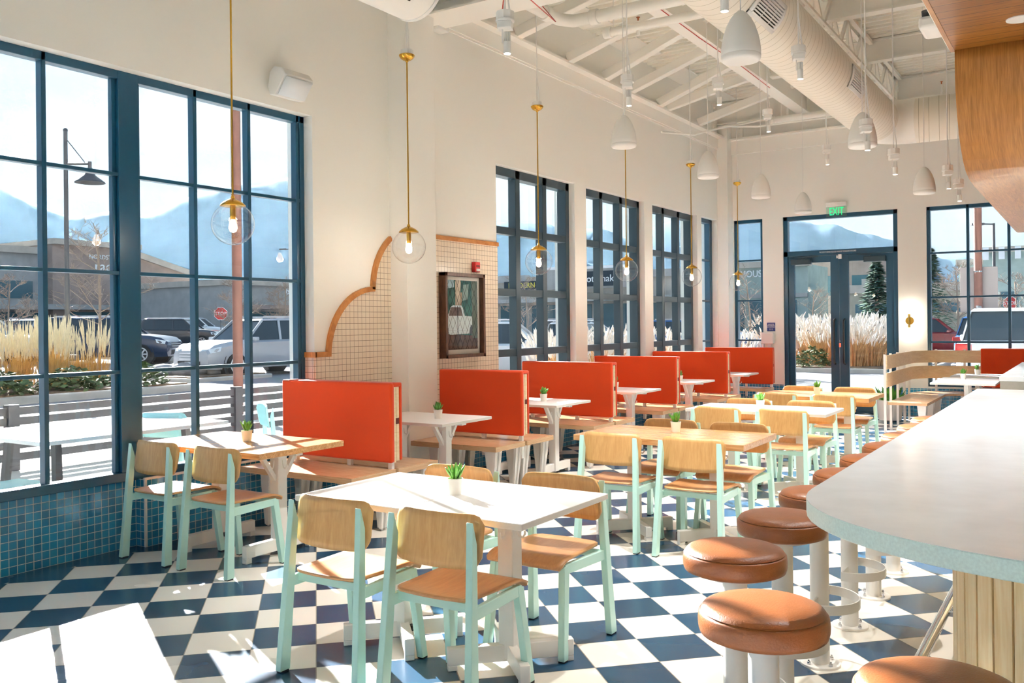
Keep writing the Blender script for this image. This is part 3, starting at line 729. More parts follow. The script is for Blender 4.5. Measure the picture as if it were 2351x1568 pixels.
for y in (3.4,4.6,5.8,6.9): fr.bar((-.60,y,.18),(-.34,y,.18),.02,.02)
fr.build('foot_rail', M['chrome'], t)
t = thing('service_counter', 'raised grey sided service counter at the far end of the bar', 'counter', (.6,8.3,0))
MB().rng(-1.17,1.1,-1.1,1.3,1.10,1.136).build('top_surface', M['counter'], t, bevel=.003)
MB().rng(-1.165,1.1,-1.095,1.3,0,1.10).build('body', plain('warm_grey_laminate','#b1ada3',.4,var=.05,vscale=30), t)
def stool(x, y, rz, label, first):
    t = thing('bar_stool', label, 'stool', (x,y,0), rz, 'tan leather bar stools along the counter')
    R_ = .172
    MB().lathe([(.001,.695),(R_-.02,.695),(R_-.004,.702),(R_,.715),(R_+.001,.735),(R_-.001,.754),(R_-.0045,.7575),(R_-.009,.7595),(R_-.007,.762),(R_-.014,.771),(R_-.03,.778),(R_-.07,.785),(R_-.12,.788),(.001,.789)],48).build('cushion', M['leather'], t, ang=50)
    MB().tube((0,0,.68),(0,0,.697),.11,n=24).build('seat_plate', M['white'], t)
    MB().tube((0,0,.008),(0,0,.682),.041,n=24).build('post', M['white'], t)
    bp = MB().lathe([(.001,0),(.088,0),(.088,.009),(.086,.011),(.001,.011)],32).build('base_plate', M['white'], t)
    for k in range(4):
        a = PI/4+k*PI/2+.2; MB().lathe([(.001,0),(.0085,0),(.0085,.01),(.005,.012),(.005,.018),(.001,.018)],6,(.066*math.cos(a),.066*math.sin(a),.011)).build('bolt', M['chrome'], bp)
    rg = MB(); r0, r1 = .172, .166; V = []; n = 20
    for i in range(n+1):
        a = -PI/2+PI*i/n
        for rr in (r0,r1):
            for zz in (.27,.312): V.append((rr*math.cos(a), rr*math.sin(a), zz))
    F = []
    for i in range(n):
        a = 4*i; b_ = a+4
        F += [(a,b_,b_+1,a+1),(a+2,a+3,b_+3,b_+2),(a+1,b_+1,b_+3,a+3),(a,a+2,b_+2,b_)]
    F += [(0,1,3,2),(4*n,4*n+2,4*n+3,4*n+1)]
    rg.add(V,F); rg.rng(-.004,.004,-.17,.17,.27,.312); rg.build('foot_ring', M['white'], t)
    return t
ST = [(-.285,2.09,1.1),(-.76,2.415,.75),(-1.035,2.985,.15),(-1.045,3.57,0),(-1.05,4.155,0),(-1.05,4.743,0),(-1.05,5.321,0),(-1.05,5.905,0),(-1.05,6.49,0),(-1.05,7.07,0),(-1.05,7.65,0)]
SL = ['nearest tan leather bar stool, cut off at the lower right','tan leather bar stool in full sun, second from the near end','tan leather bar stool half in sun, third from the near end','tan leather bar stool in shade, fourth from the near end',
      'tan leather bar stool partly under the rounded counter corner','tan leather bar stool, sixth along the counter','tan leather bar stool, seventh along the counter','tan leather bar stool, eighth along the counter','tan leather bar stool, ninth along the counter','tan leather bar stool, tenth along the counter','last tan leather bar stool toward the doors']
s0 = None
for (x,y,rz),l in zip(ST,SL):
    if s0 is None: s0 = stool(x,y,rz,l,1)
    else: dup(s0,(x,y,0),rz,l)
# ------------------------------------------------------------------ ceiling deck and steel
mb = MB(); y = YB; P = []; per = .152
while y < YF:
    for dy,z in ((0,5.40),(.05,5.40),(.066,5.45),(.136,5.45)): P.append((y+dy,z))
    y += per
V = []; F = []
for a,z in P: V += [(XW,a,z),(XR,a,z)]
for i in range(len(P)-1): F.append((2*i,2*i+1,2*i+3,2*i+2))
mb.add(V,F); mb.rng(XW-.3,XR+.3,YB-.3,YF+.3,5.47,5.6)
struct(mb.build('ceiling', M['deck'], ang=20))
# steel that carries the deck
S = M['steel_white']
def wbeam(mb, p0, p1, h, w):
    p0, p1 = Vector(p0), Vector(p1); z = Vector((0,0,1))
    mb.bar(p0, p1, w, .02); mb.bar(p0+z*h, p1+z*h, w, .02); mb.bar(p0+z*h/2, p1+z*h/2, .02, h)
    return mb
struct(MB().rng(XW,XW+.14,YB,YF,4.77,4.80).rng(XW,XW+.03,YB,YF,4.60,4.78).rng(XW,XW+.016,YB,YF,4.575,4.60).build('ceiling_beam', S))
struct(wbeam(MB(), (-4.05,YB,5.0), (-4.05,YF,5.0), .34, .2).build('ceiling_beam', S))
struct(wbeam(MB(), (XW,15.5,5.02), (XR,15.5,5.02), .36, .2).build('ceiling_beam', S))
struct(MB().rng(XW,XR,YF-.14,YF,4.74,4.77).rng(XW,XR,YF-.05,YF,4.5,4.75).build('ceiling_beam', S))
struct(wbeam(MB(), (XW,7.12,4.54), (-2.9,7.12,4.54), .17, .42).build('ceiling_beam', S))
for yy in (9.25, 11.1, 13.2): struct(wbeam(MB(), (-3.95,yy,5.10), (XR,yy,5.10), .28, .14).build('ceiling_beam', S))
# dark gap strip where deck meets the wall
for yy in (8.0,9.6,11.2,12.9,14.4): struct(MB().rng(XW+.0,XW+.42,yy,yy+.9,5.385,5.40).build('ceiling_panel', M['steel_white']))
# diagonal braces from wall beam up to the middle beam
for i,(ya,yb) in enumerate(((8.7,8.95),(9.9,10.0),(10.9,10.75),(11.7,11.7),(12.7,12.55),(13.0,13.5),(14.3,14.6))):
    struct(MB().bar((XW+.1,ya,4.84),(-4.0,yb,5.33),.12,.12).build('ceiling_brace', S, bevel=.008))
# bar joist above the duct
mb = MB()
for x in (-2.66,-2.56):
    mb.bar((x,YB,5.36),(x,15.4,5.36),.055,.05); mb.bar((x+.0,YB,4.93),(x,15.4,4.93),.03,.03)
k = 0; yy = 4.0
while yy < 15.2:
    mb.bar((-2.61,yy,4.93),(-2.61,yy+.42,5.36),.035,.05); mb.bar((-2.61,yy+.42,5.36),(-2.61,yy+.84,4.93),.035,.05); mb.bar((-2.61,yy+.42,4.93),(-2.61,yy+.42,5.36),.03,.03); yy += .84
struct(mb.build('ceiling_joist', S))
mb = MB()
for x in (-.35,.8): mb.bar((x,YB,5.36),(x,15.4,5.36),.06,.06)
struct(mb.build('ceiling_joist', S))
# bolted corner plates
mb = MB().rng(XW,XW+.02,15.2,15.42,4.8,5.36).rng(-5.42,-5.2,YF-.03,YF-.01,4.8,5.36)
for q in range(6):
    mb.sphere((XW+.025,15.27,4.86+q*.085),.018,8,6); mb.sphere((-5.27,YF-.035,4.86+q*.085),.018,8,6)
struct(mb.build('ceiling_plate', S))
# ------------------------------------------------------------------ big spiral duct with elbow
ductm, nt, bb_ = newmat('white_spiral_duct'); bb_.inputs['Base Color'].default_value = srgb('#efe8d8'); bb_.inputs['Roughness'].default_value = .5
def spiral(name, base, axis):
    m, nt, b = newmat(name); b.inputs['Base Color'].default_value = srgb(base); b.inputs['Roughness'].default_value = .5
    tc = nt.node('ShaderNodeTexCoord'); sp = nt.node('ShaderNodeSeparateXYZ'); nt.link(tc.outputs['Object'], sp.inputs[0])
    f = nt.math('FRACT', nt.math('MULTIPLY', nt.math('MULTIPLY_ADD', sp.outputs[0] if axis == 1 else sp.outputs[1], .12, sp.outputs[axis]), 1/.125))
    seam = nt.math('LESS_THAN', f, .05); nt.link(mixsock(nt, seam, srgb(base), srgb('#b5ab90')), b.inputs['Base Color'])
    bump(nt, b, nt.math('SUBTRACT', 1, seam), .4, .006); return m
DY, DX = spiral('spiral_duct_long','#efe8d8',1), spiral('spiral_duct_cross','#efe8d8',0)
dx, dz, r, ye = -2.48, 4.26, .30, 13.43
t = thing('air_duct', 'huge round white spiral duct hanging under the ceiling with elbow', 'duct', (dx,6,dz))
MB().tube((0,YB-5.8,0),(0,ye-.45-6,0),r,n=48,cap=False).build('duct_run', DY, t, ang=60)
el = [(.45-.45*math.cos(a*PI/2/6), ye-.45-6+.45*math.sin(a*PI/2/6), 0) for a in range(7)]
MB().path(el, r, 48, False).build('duct_elbow', M['steel_white'], t, ang=18)
MB().tube((.45,ye-6,0),(XR-dx,ye-6,0),r,n=48,cap=False).build('duct_branch', DX, t, ang=60)
for (y0, th) in ((1.4,-33),(4.55,-14)):
    a = math.radians(th); ca, sa = math.cos(a), math.sin(a)
    def rad(ang, yy, rr): return (rr*math.cos(ang), yy, rr*math.sin(ang))
    A0 = a; mbf = MB(); mbs = MB(); hw = .32; hl = .33
    n = 8
    def patch(m_, a0, a1, ya, yb, rr, n=6):
        return m_.grid(n, 2, lambda u,v: rad(a0+(a1-a0)*u, ya+(yb-ya)*v, rr))
    c0 = A0-.33; c1 = A0+.33
    patch(mbf, c0-.08, c1+.08, y0-hl, y0-hl+.06, r+.012); patch(mbf, c0-.08, c1+.08, y0+hl-.06, y0+hl, r+.012)
    patch(mbf, c0-.08, c0+.02, y0-hl, y0+hl, r+.012); patch(mbf, c1-.02, c1+.08, y0-hl, y0+hl, r+.012)
    vt = mbf.build('vent_frame', M['bellwhite'], t, solid=.012)
    patch(mbs, c0, c1, y0-hl+.05, y0+hl-.05, r+.004); mbs.build('vent_shade_sheet', M['greyvent'], vt)  # dark sheet over the duct skin, stands for shade behind the louvres
    lv = MB()
    for q in range(9): 
        aa = c0+.03+(c1-c0-.06)*q/8; lv.bar(rad(aa,y0-hl+.05,r+.012), rad(aa,y0+hl-.05,r+.012), .012, .02, rad(aa,0,1))
    for q in (-.1,.1): patch(lv, c0, c1, y0+q-.006, y0+q+.006, r+.024)
    lv.build('louvre', M['bellwhite'], vt)
# shorter duct at upper left whose open end has a grille
t = thing('air_duct', 'short round white duct ending high beside the wall column', 'duct', (-4.05,3.63,3.96))
MB().tube((0,-7.8,0),(0,1.45,0),.25,n=40).build('duct_run', M['steel_white'], t, bevel=.03)
MB().tube((0,1.40,0),(0,1.43,0),.257,n=40).build('end_band', M['bellwhite'], t)
g = MB(); 
for q in range(7): g.bar((.145,.75+.07*q,-.212),(.243,.75+.07*q,-.085),.02,.02)
g.build('grille', M['greyvent'], t)
# ------------------------------------------------------------------ sprinkler pipes
def pipe(label, pts, r, heads=(), clamps=(), hangers=()):
    c = pts[0]; t = thing('sprinkler_pipe', label, 'pipe', c); L = lambda p: (p[0]-c[0],p[1]-c[1],p[2]-c[2])
    MB().path([L(p) for p in pts], r, 18).build('pipe_run', S, t, ang=60)
    for (qx,qy,qz) in hangers: MB().tube(L((qx,qy,qz+r)),L((qx,qy,5.41)),.006,n=6).build('hanger_rod', S, t)
    for p in clamps: 
        p = Vector(L(p[0])), Vector(p[1]); MB().tube(p[0]-p[1]*.045,p[0]+p[1]*.045,r+.016,n=16).build('coupling', S, t, bevel=.006)
    for h in heads:
        h = Vector(L(h)); hd = MB().tube(h,h+Vector((0,0,.16)),.02,n=10).build('riser', S, t)
        MB().tube(h+Vector((0,0,.16)),h+Vector((0,0,.2)),.009,n=8).tube(h+Vector((0,0,.2)),h+Vector((0,0,.204)),.022,n=12).build('sprinkler_head', plain('sprinkler_brass','#b0653a',.3,1), t)
pipe('thick white sprinkler pipe turning a corner near the wall', [(-4.82,7.0,5.39),(-4.82,7.0,4.9),(-4.82,7.1,4.8),(-4.82,8.25,4.8),(-4.80,8.45,4.8),(-4.70,8.58,4.8),(-4.5,8.6,4.8),(4.8,8.6,4.8)], .066, [(-3.65,8.6,4.86)], [((-4.82,8.2,4.8),(0,1,0)),((-4.45,8.6,4.8),(1,0,0)),((-3.0,8.6,4.8),(1,0,0))], [(-3.4,8.6,4.8),(-1.2,8.6,4.8),(2,8.6,4.8)])
pipe('thinner white sprinkler pipe just behind the thick one', [(-4.62,9.15,4.8),(4.8,9.15,4.8)], .048, [(-4.2,9.15,4.7)], [((-4.57,9.15,4.8),(1,0,0))], [(-4.5,9.15,4.8),(-1,9.15,4.8),(2,9.15,4.8)])
pipe('white sprinkler pipe across the far end under the ceiling', [(-4.5,14.9,4.85),(4.8,14.9,4.85)], .055, [(-4.2,14.9,4.9),(-1.9,14.9,4.9)], [((-4.45,14.9,4.85),(1,0,0))], [(-4.3,14.9,4.85),(-1,14.9,4.85),(2,14.9,4.85)])
pipe('thin white conduit bent off the wall near the far corner', [(-5.55,12.9,4.45),(-5.3,13.6,4.5),(-5.0,14.2,4.7),(-4.6,14.6,4.72),(1.0,14.65,4.72)], .016)
pipe('thin white conduit from wall beam toward the duct', [(-5.5,15.0,4.85),(-5.0,15.1,4.9),(-4.75,15.15,4.94),(-2.0,15.15,4.94)], .016)
def wire(label, pts):
    c = pts[0]; tag(MB().path(pts, .005, 5).build('alarm_wire', M['redwire'], loc=c), label, 'wire')
wire('thin red wire along the middle ceiling beam', [(-4.0,7.5,4.985),(-3.98,9,4.98),(-4.0,10.5,4.984),(-3.97,12,4.975),(-4.0,13.3,4.98)])
wire('red wire hanging from the thick pipe to a spotlight box', [(-4.74,8.0,4.8),(-4.3,7.5,4.42),(-3.5,5.4,4.0),(-3.2,4.88,3.5)])
# ------------------------------------------------------------------ hanging globes over the booths
def globe(x, y, z, label):
    t = thing('globe_pendant', label, 'pendant lamp', (x,y,z), 0, 'clear globe pendants with brass rods')
    pr = [(.145*math.sin(PI*i/28), -.145*math.cos(PI*i/28)) for i in range(0,25)]; pr[0] = (.0005,-.145)
    MB().lathe(pr, 40).build('globe', M['globe'], t, ang=80)
    zc = .145*math.cos(PI*4/28)
    MB().lathe([(.072,zc-.012),(.086,zc-.008),(.084,zc-.001),(.064,zc+.018),(.036,zc+.034),(.016,zc+.042),(.012,zc+.06),(.007,zc+.065),(.001,zc+.065)],32).build('cap', M['brass'], t)
    MB().tube((0,0,.03),(0,0,zc+.01),.02,n=18).build('socket', M['brass'], t)
    b = MB().lathe([(.001,-.06),(.02,-.052),(.029,-.03),(.027,-.008),(.016,.02),(.013,.032)],18); b.build('bulb', M['bulb'], t)
    top = 3.845-z
    MB().tube((0,0,zc+.04),(0,0,top-.03),.0065,n=10).build('rod', M['brass'], t)
    MB().lathe([(.008,top-.06),(.013,top-.055),(.015,top-.047),(.034,top-.042),(.054,top-.028),(.066,top-.010),(.068,top),(.06,top+.006),(.001,top+.006)],28).build('canopy', M['brass'], t)
    MB().tube((0,0,top+.006),(0,0,top+.045),.055,n=8).build('junction_box', M['bellwhite'], t)
    MB().path([(0,0,top+.045),(0,0,5.42-z)],.006,6).path([(.025,0,top+.04),(.02,0,top+.2),(0,0,top+.34)],.006,6).build('cord', M['bellwhite'], t)
    return t
g0 = None
for (x,y,z),l in zip([(-4.95,4.173,2.245),(-4.95,6.06,2.213),(-4.95,8.22,2.198),(-4.95,10.36,2.2),(-4.95,12.55,2.203),(-4.95,14.6,2.188)],
    ['clear globe pendant hanging in front of the big window','clear globe pendant in front of the cream wall column','clear globe pendant, third from the big window','clear globe pendant, fourth from the big window','clear globe pendant, fifth from the big window','clear globe pendant in the far corner, sixth and last']):
    if g0 is None: g0 = globe(x,y,2.2,l); g0.location = (x,y,z)
    else: dup(g0,(x,y,z),label=l)
# ------------------------------------------------------------------ white bell shaped hanging speakers
def bell(x, y, z, label):
    t = thing('pendant_speaker', label, 'hanging speaker', (x,y,z), 0, 'white bell shaped hanging speakers')
    MB().lathe([(.104,.0),(.117,.004),(.124,.016),(.1255,.036),(.1235,.038),(.1255,.04),(.1245,.075),(.119,.12),(.108,.172),(.09,.225),(.066,.272),(.04,.306),(.02,.320),(.008,.324),(.001,.324)],48).build('shell', M['bellwhite'], t, ang=60)
    MB().lathe([(.001,.003),(.105,.003),(.1165,.006)],40).build('grille', M['grille'], t)
    MB().path([(0,0,.32),(0,0,5.4-z)],.004,6).build('cable', M['bellwhite'], t)
    return t
b0 = None
for (x,y,z),l in zip([(-1.885,5.66,3.2),(-3.9,8.13,3.27),(-3.79,10.16,3.22),(-3.73,11.96,3.18),(-3.69,13.88,3.16),(-1.765,8.67,3.11),(-1.7,11.77,3.04)],
    ['largest and nearest white bell shaped speaker, hanging below the big duct','white bell shaped speaker directly below a spotlight before the windows','white bell shaped speaker beside the corner column','white bell shaped speaker between corner column and exit sign','white bell shaped speaker just left of the exit sign','white bell shaped speaker by the elbow of the big duct','white bell shaped speaker above the wall sconce']):
    if b0 is None: b0 = bell(x,y,3.2,l); b0.location = (x,y,z)
    else: dup(b0,(x,y,z),label=l)
# ------------------------------------------------------------------ small hanging cylinder spotlights
def spot(x, y, z, label):
    t = thing('hanging_spotlight', label, 'spotlight', (x,y,z), .4, 'small white hanging spotlights')
    MB().tube((0,0,.215),(0,0,.265),.058,n=8).build('junction_box', M['bellwhite'], t)
    MB().tube((0,0,.2),(0,0,.216),.06,n=28).rng(-.045,.045,-.045,.045,.155,.2).build('canopy', M['bellwhite'], t, bevel=.004)
    c = MB().tube((.012,0,.0),(.012,0,.075),.0235,n=20); c.build('cylinder', M['bellwhite'], t)
    h = MB().tube((.012,0,.07),(.012,0,.135),.011,n=10)
    for k in range(10):
        a = k*PI/5; h.box((.012+.0165*math.cos(a),.0165*math.sin(a),.105),(.011,.003,.06),a)
    h.build('heat_sink', M['bellwhite'], t)
    MB().rng(-.022,-.014,-.006,.006,.07,.16).build('arm', M['bellwhite'], t)
    MB().lathe([(.001,-.001),(.0205,-.001)],20,(.012,0,0)).build('lens', M['lens'], t)
    MB().path([(0,0,.26),(0,0,5.4-z)],.006,6).path([(.03,0,.26),(.012,0,.42),(.004,0,.5)],.006,6).build('cord', M['bellwhite'], t)
    return t
F_ = (-.5417,.8406); 
q0 = None
SP = [((-3.12,4.80,3.25),'white spotlight hanging upper left before the wall beam'),((-3.39,7.15,3.42),'white spotlight directly above a bell speaker before the windows'),((-3.12,8.66,3.69),'white spotlight left of the big duct'),
      ((-3.25,10.7,3.79),'white spotlight above the far corner'),((-1.99,7.4,3.49),'white spotlight hanging against the big duct'),((-3.02,12.56,3.64),'white spotlight over the exit sign wall'),
      ((-1.73,10.0,3.04),'white spotlight right of the duct elbow bell speaker'),((-1.39,11.32,3.02),'white spotlight left of the wood canopy edge'),((-1.375,12.16,2.97),'lowest white spotlight, above the far right window'),
      ((-1.77,5.0,3.31),'white spotlight cut by the top edge above the largest bell'),((-1.64,8.2,3.0),'white spotlight peeking below the duct elbow bell speaker')]
for (x,y,z),l in SP:
    if q0 is None: q0 = spot(x,y,3.4,l); q0.location = (x,y,z)
    else: dup(q0,(x,y,z),label=l)
tag(MB().rng(-.06,.06,-.09,.09,0,.09).build('wall_mount_box', M['bellwhite'], bevel=.01), 'small white box under the wall beam by the column', 'box').location = (-5.54,7.3,4.5)
t = thing('emergency_light', 'white emergency light fixed beside the wood canopy', 'light', (-.985,7.45,3.73))
MB().rng(-.1,.06,-.16,.16,-.04,.06).build('housing', M['bellwhite'], t, bevel=.03, seg=3)
MB().tube((-.05,-.1,.06),(-.05,-.13,.10),.03,n=14).build('lamp_head', M['black'], t)
def reach(root_name, child, z0, L, top=5.425):
    for o in [x for x in bpy.data.objects if x.name.split('.')[0] == root_name]:
        for c in o.children:
            if c.name.split('.')[0] == child:
                a = (top-o.location.z-z0)/(L-z0); c.scale = (1,1,a); c.location = (0,0,z0-z0*a)
reach('pendant_speaker','cable',.32,5.4-3.2); reach('hanging_spotlight','cord',.26,5.4-3.4)
# ------------------------------------------------------------------ timber canopy and curved wood bulkhead over the bar
t = thing('timber_canopy', 'cedar plank canopy over the bar with recessed light', 'canopy', (-.885,7.69,3.6))
MB().rng(0,3.2,-6.6,0,0,.03).build('plank_soffit', M['soffit'], t)
MB().rng(-.03,0,-6.6,.02,-.004,.14).build('fascia', M['hood'], t)
MB().rng(-.045,-.03,-6.6,.03,.02,.16).rng(-.03,3.2,-6.6,.02,.03,.16).build('top_casing', M['steel_white'], t)
for ddy,ddx in ((-2.2,.47),(-3.9,.47),(-2.2,1.6),(-.56,1.6)):
    q_ = MB().lathe([(.058,-.006),(.085,-.006),(.086,0),(.058,.012)],24,(ddx,ddy,0)).build('downlight', M['bellwhite'], t)  # out of view, extra downlights added to brighten the counter
dl = MB().lathe([(.058,-.006),(.085,-.006),(.086,0),(.058,.012)],36,(.47,-.56,0)).build('downlight', M['bellwhite'], t)
MB().lathe([(.058,-.002),(.05,.028),(.001,.028)],30,(.47,-.56,0)).build('reflector', plain('bronze_reflector','#9a6a34',.25,.8), dl)
pf = [(7.69,3.6),(7.69,3.5),(7.70,3.4),(7.72,3.3),(7.76,3.2),(7.82,3.1),(7.90,3.0),(8.00,2.92),(8.14,2.835),(8.32,2.772),(8.55,2.74),(8.9,2.727),(10,2.727),(13.9,2.727),(14.3,2.74),(14.7,2.80),(15.0,2.9),(15.2,3.1),(15.3,3.4),(15.3,3.6)]
mb = MB(); V = []; n = len(pf)
for y,z in pf: V += [(-.885,y,z),(2.3,y,z)]
mb.add(V,[(2*i,2*i+1,2*i+3,2*i+2) for i in range(n-1)])
t = thing('curved_bulkhead', 'large curved veneer bulkhead bending under beyond the canopy', 'bulkhead', (0,0,0))
mb.build('veneer_skin', M['hood'], t, solid=.03, ang=60)
for qy in (9.0,12.2):
    MB().tube((.4,qy,3.58),(.4,qy,5.41),.012,n=8).build('hanger_rod', M['steel_white'], t)
MB().prism([(a,b) for a,b in pf], -.87, 2.3, lambda a,b,h: (h, a+(.03 if a < 9 else -.03), b+.03)).build('core', M['trimwood'], t)
# ------------------------------------------------------------------ outside: ground
M['asphalt'] = plain('pale_asphalt','#8f8f90',.85,spec=.2,nscale=60,nstr=.1,var=.1,vscale=.7)
M['concrete'] = plain('pale_concrete','#c9c3b8',.85,spec=.2,var=.08,vscale=2.5)
M['soilbed'] = plain('bed_soil','#6d5a46',.95,var=.25,vscale=6)
M['paint'] = plain('road_paint','#e8e8e6',.7)
def gz(x, y): return -.03+.0145*min(max(0,-x-14),45)
def sheet(name, x0,x1,y0,y1, dz, m, n=8, th=.0):
    mb = MB(); mb.grid(n,n,lambda u,v: (x0+(x1-x0)*u, y0+(y1-y0)*v, gz(x0+(x1-x0)*u,y0+(y1-y0)*v)+dz))
    return mb.build(name, m)
mb = MB(); mb.grid(60,60,lambda u,v: (-440+560*u, -140+620*v, gz(-440+560*u,-140+620*v)-.02))
struct(mb.build('ground_asphalt', M['asphalt']))
struct(MB().rng(-10.2,-5.95,-4,13.5,-.2,-.004).build('ground_patio', M['concrete']))
struct(MB().rng(-10.2,6,15.95,19.2,-.2,-.012).rng(-12.5,-10.2,2,30,-.2,-.015).build('ground_sidewalk', M['concrete']))
def bed(x0,x1,y0,y1,h=.12):
    z = gz((x0+x1)/2,(y0+y1)/2)
    a = struct(MB().rng(x0,x1,y0,y1,z-.1,z+h).build('ground_kerb', M['concrete'], bevel=.03))
    b = struct(MB().rng(x0+.15,x1-.15,y0+.15,y1-.15,z,z+h+.03).build('ground_bed', M['soilbed'])); return z+h+.03
zb1 = bed(-22.6,-18.2,6.5,14.2); bed(-25,-20.4,15.7,18.6,.06); zb3 = bed(-11.2,-8.3,16.9,27.5); zb4 = bed(-12.5,-4.2,28.3,34.5); zb5 = bed(-42,-30.5,22.5,31,.1)
for k in range(9):
    x = -26.5-k*2.75; struct(sheet('ground_line', x-.06,x+.06, 31+k*.6,36+k*.6,.0,M['paint'],2))
# ------------------------------------------------------------------ hills
CR = [(-80,7.6),(-66.23,8.19),(-62.23,8.05),(-59.73,6.73),(-58.83,6.4),(-57.57,6.46),(-56.4,6.75),(-54.95,6.55),(-53.48,7.26),(-52.11,7.95),(-50.47,8.42),(-48.52,8.54),(-47.21,9.04),(-46.14,9.15),(-43.48,8.81),(-40.27,7.52),(-37.55,6.71),(-33.65,6.48),(-32.19,6.38),(-30.45,6.3),(-29.41,5.96),(-28.01,6.02),(-27.0,5.94),(-25.75,5.4),(-24.66,5.72),(-23.28,6.2),(-22.08,6.54),(-20.11,6.92),(-18.03,6.89),(-15.09,6.06),(-14.05,5.78),(-13.26,5.84),(-12.51,5.47),(-11.9,5.19),(-11.07,5.1),(-10.4,4.84),(-9.75,4.68),(-8.01,3.75),(-7.28,3.5),(-6.26,3.56),(-4.33,3.18),(-1.23,2.81),(6,2.6),(14,3.2)]
def crest(a):
    for (a0,e0),(a1,e1) in zip(CR,CR[1:]):
        if a <= a1: return e0+(e1-e0)*(a-a0)/(a1-a0)
    return CR[-1][1]
from mathutils import noise as mnoise
mb = MB(); na, nr = 420, 26; V = []; F = []
for j in range(nr):
    q = j/(nr-1); r = 800+q*480
    for i in range(na):
        a = -80+94*i/(na-1); ar = math.radians(a); D = 1100
        hc = D*math.tan(math.radians(crest(a)))+1.5
        t = (r-800)/(D-800); s = t*t*(3-2*t) if t < 1 else 1-.35*(t-1)
        x, y = r*math.sin(ar), r*math.cos(ar)
        n = mnoise.noise(Vector((x/90,y/90,.3)))*.5+mnoise.noise(Vector((x/35,y/35,1.3)))*.25
        z = hc*(s*(1+.12*n*(1 if t < .95 else .1)))-2+(mnoise.noise(Vector((x/6,y/6,0)))*2.0 if .7 < t < 1.1 else 0)
        V.append((x,y,z))
for j in range(nr-1):
    for i in range(na-1): F.append((j*na+i,j*na+i+1,(j+1)*na+i+1,(j+1)*na+i))
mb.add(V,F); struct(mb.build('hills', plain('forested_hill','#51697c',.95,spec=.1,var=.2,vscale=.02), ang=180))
# thin winter haze lying over the valley in front of the hills
hz = MB(); P = [(r*math.sin(math.radians(a)), r*math.cos(math.radians(a))) for r,aa in ((190,range(-80,15,6)),(1000,range(10,-81,-6))) for a in aa]
hz.prism(P, -6, 200); ho = hz.build('haze', M['asphalt'], ang=180); tag(ho,'pale blue haze over the valley before the hills','haze',kind='stuff')
hm = bpy.data.materials.new('valley_haze'); hm.use_nodes = True; hn = NT(hm); hn.n.remove(hn.n['Principled BSDF'])
vs_ = hn.node('ShaderNodeVolumeScatter'); vs_.inputs['Color'].default_value = (.5,.78,1,1); vs_.inputs['Density'].default_value = HAZE; vs_.inputs['Anisotropy'].default_value = .25
hn.link(vs_.outputs[0], hn.n['Material Output'].inputs['Volume']); ho.data.materials[0] = hm
# ------------------------------------------------------------------ patio: fence, table, aqua seats
M['fence'] = plain('weathered_fence','#303238',.7,var=.2,vscale=5)
M['aqua'] = plain('aqua_patio_metal','#9fd3d6',.35)
t = thing('patio_fence', 'dark horizontal slat fence around the patio', 'fence', (-9.95,8,0))
for z in (.10,.23,.36,.49,.60): MB().rng(-.015,.015,-6.5,5.3,z,z+.085).build('slat', M['fence'], t)
for y in (-5.75,-2.66,.42,3.5,5.25): MB().rng(-.06,.05,y-.06,y+.06,0,.715).build('post', M['fence'], t)
t = thing('patio_table', 'long white patio table outside the big window', 'table', (-6.85,4.4,0))
MB().rng(-.6,.6,-.84,.8,.71,.74).build('tabletop', M['laminate'], t, bevel=.004)
for x in (-.4,.4):
    for y in (-.6,.6): MB().bar((x,y,.0),(x*.8,y*.95,.71),.06,.05).build('leg', M['fence'], t)
def patio(x,y,rz,l): chair(x,y,rz,l,'aqua metal chairs on the patio',{'seat':M['aqua'],'backrest':M['aqua'],'leg':M['aqua'],'side_rail':M['aqua'],'cross_rail':M['aqua']})
patio(-6.75,6.15,2.6,'aqua metal patio chair seen behind the pot on the window table')
patio(-6.95,5.0,.4,'aqua metal patio chair just right of the thick window post')
def bench(x,y,rz,l):
    t = thing('patio_stool', l, 'stool', (x,y,0), rz)
    MB().rng(-.2,.2,-.2,.2,.42,.445).build('seat', M['aqua'], t, bevel=.012, seg=3)
    for sx in (-1,1):
        for sy in (-1,1): MB().bar((sx*.19,sy*.19,0),(sx*.165,sy*.165,.42),.03,.03).build('leg', M['aqua'], t)
    MB().rng(-.17,.17,-.18,-.15,.37,.42).rng(-.17,.17,.15,.18,.37,.42).build('apron', M['aqua'], t)
bench(-6.45,3.45,.1,'aqua patio stool at lower left outside the big window')
bench(-7.5,5.25,.2,'aqua patio stool farther off beside the thick window post')
# ------------------------------------------------------------------ posts and lamps
M['rust'] = plain('brown_post','#6e4a40',.7,var=.2,vscale=3)
M['galv'] = plain('dark_grey_post','#4d4f52',.6)
def gpost(x,y,h,r,label,m=None,name='post'):
    z = gz(x,y); return tag(MB().tube((x,y,z),(x,y,z+h),r,n=14).build(name, m or M['rust'], loc=(x,y,z)), label, 'post')
gpost(-12.91,10.96,7.0,.088,'tall rusty brown post beyond the fence, through the big window')
gpost(-13.3,9.05,4.3,.05,'thin brown post hugging the thick window mullion')
x,y = -2.16,22.4; z = gz(x,y)
t = thing('sign_post','tall brown post with back of a sign, through the right window','post',(x,y,z))
MB().tube((0,0,0),(0,0,6.5),.085,n=16).build('post', M['rust'], t)
MB().box((.0,.11,2.22),(.75,.012,1.0)).build('sign_back', plain('sign_back','#8d8585',.5,.3), t, bevel=.004)
MB().tube((0,0,1.78),(0,0,1.81),.095,n=16).tube((0,0,2.6),(0,0,2.63),.095,n=16).build('clamp', M['chrome'], t)
x,y = -22.2,13.36; z = gz(x,y)
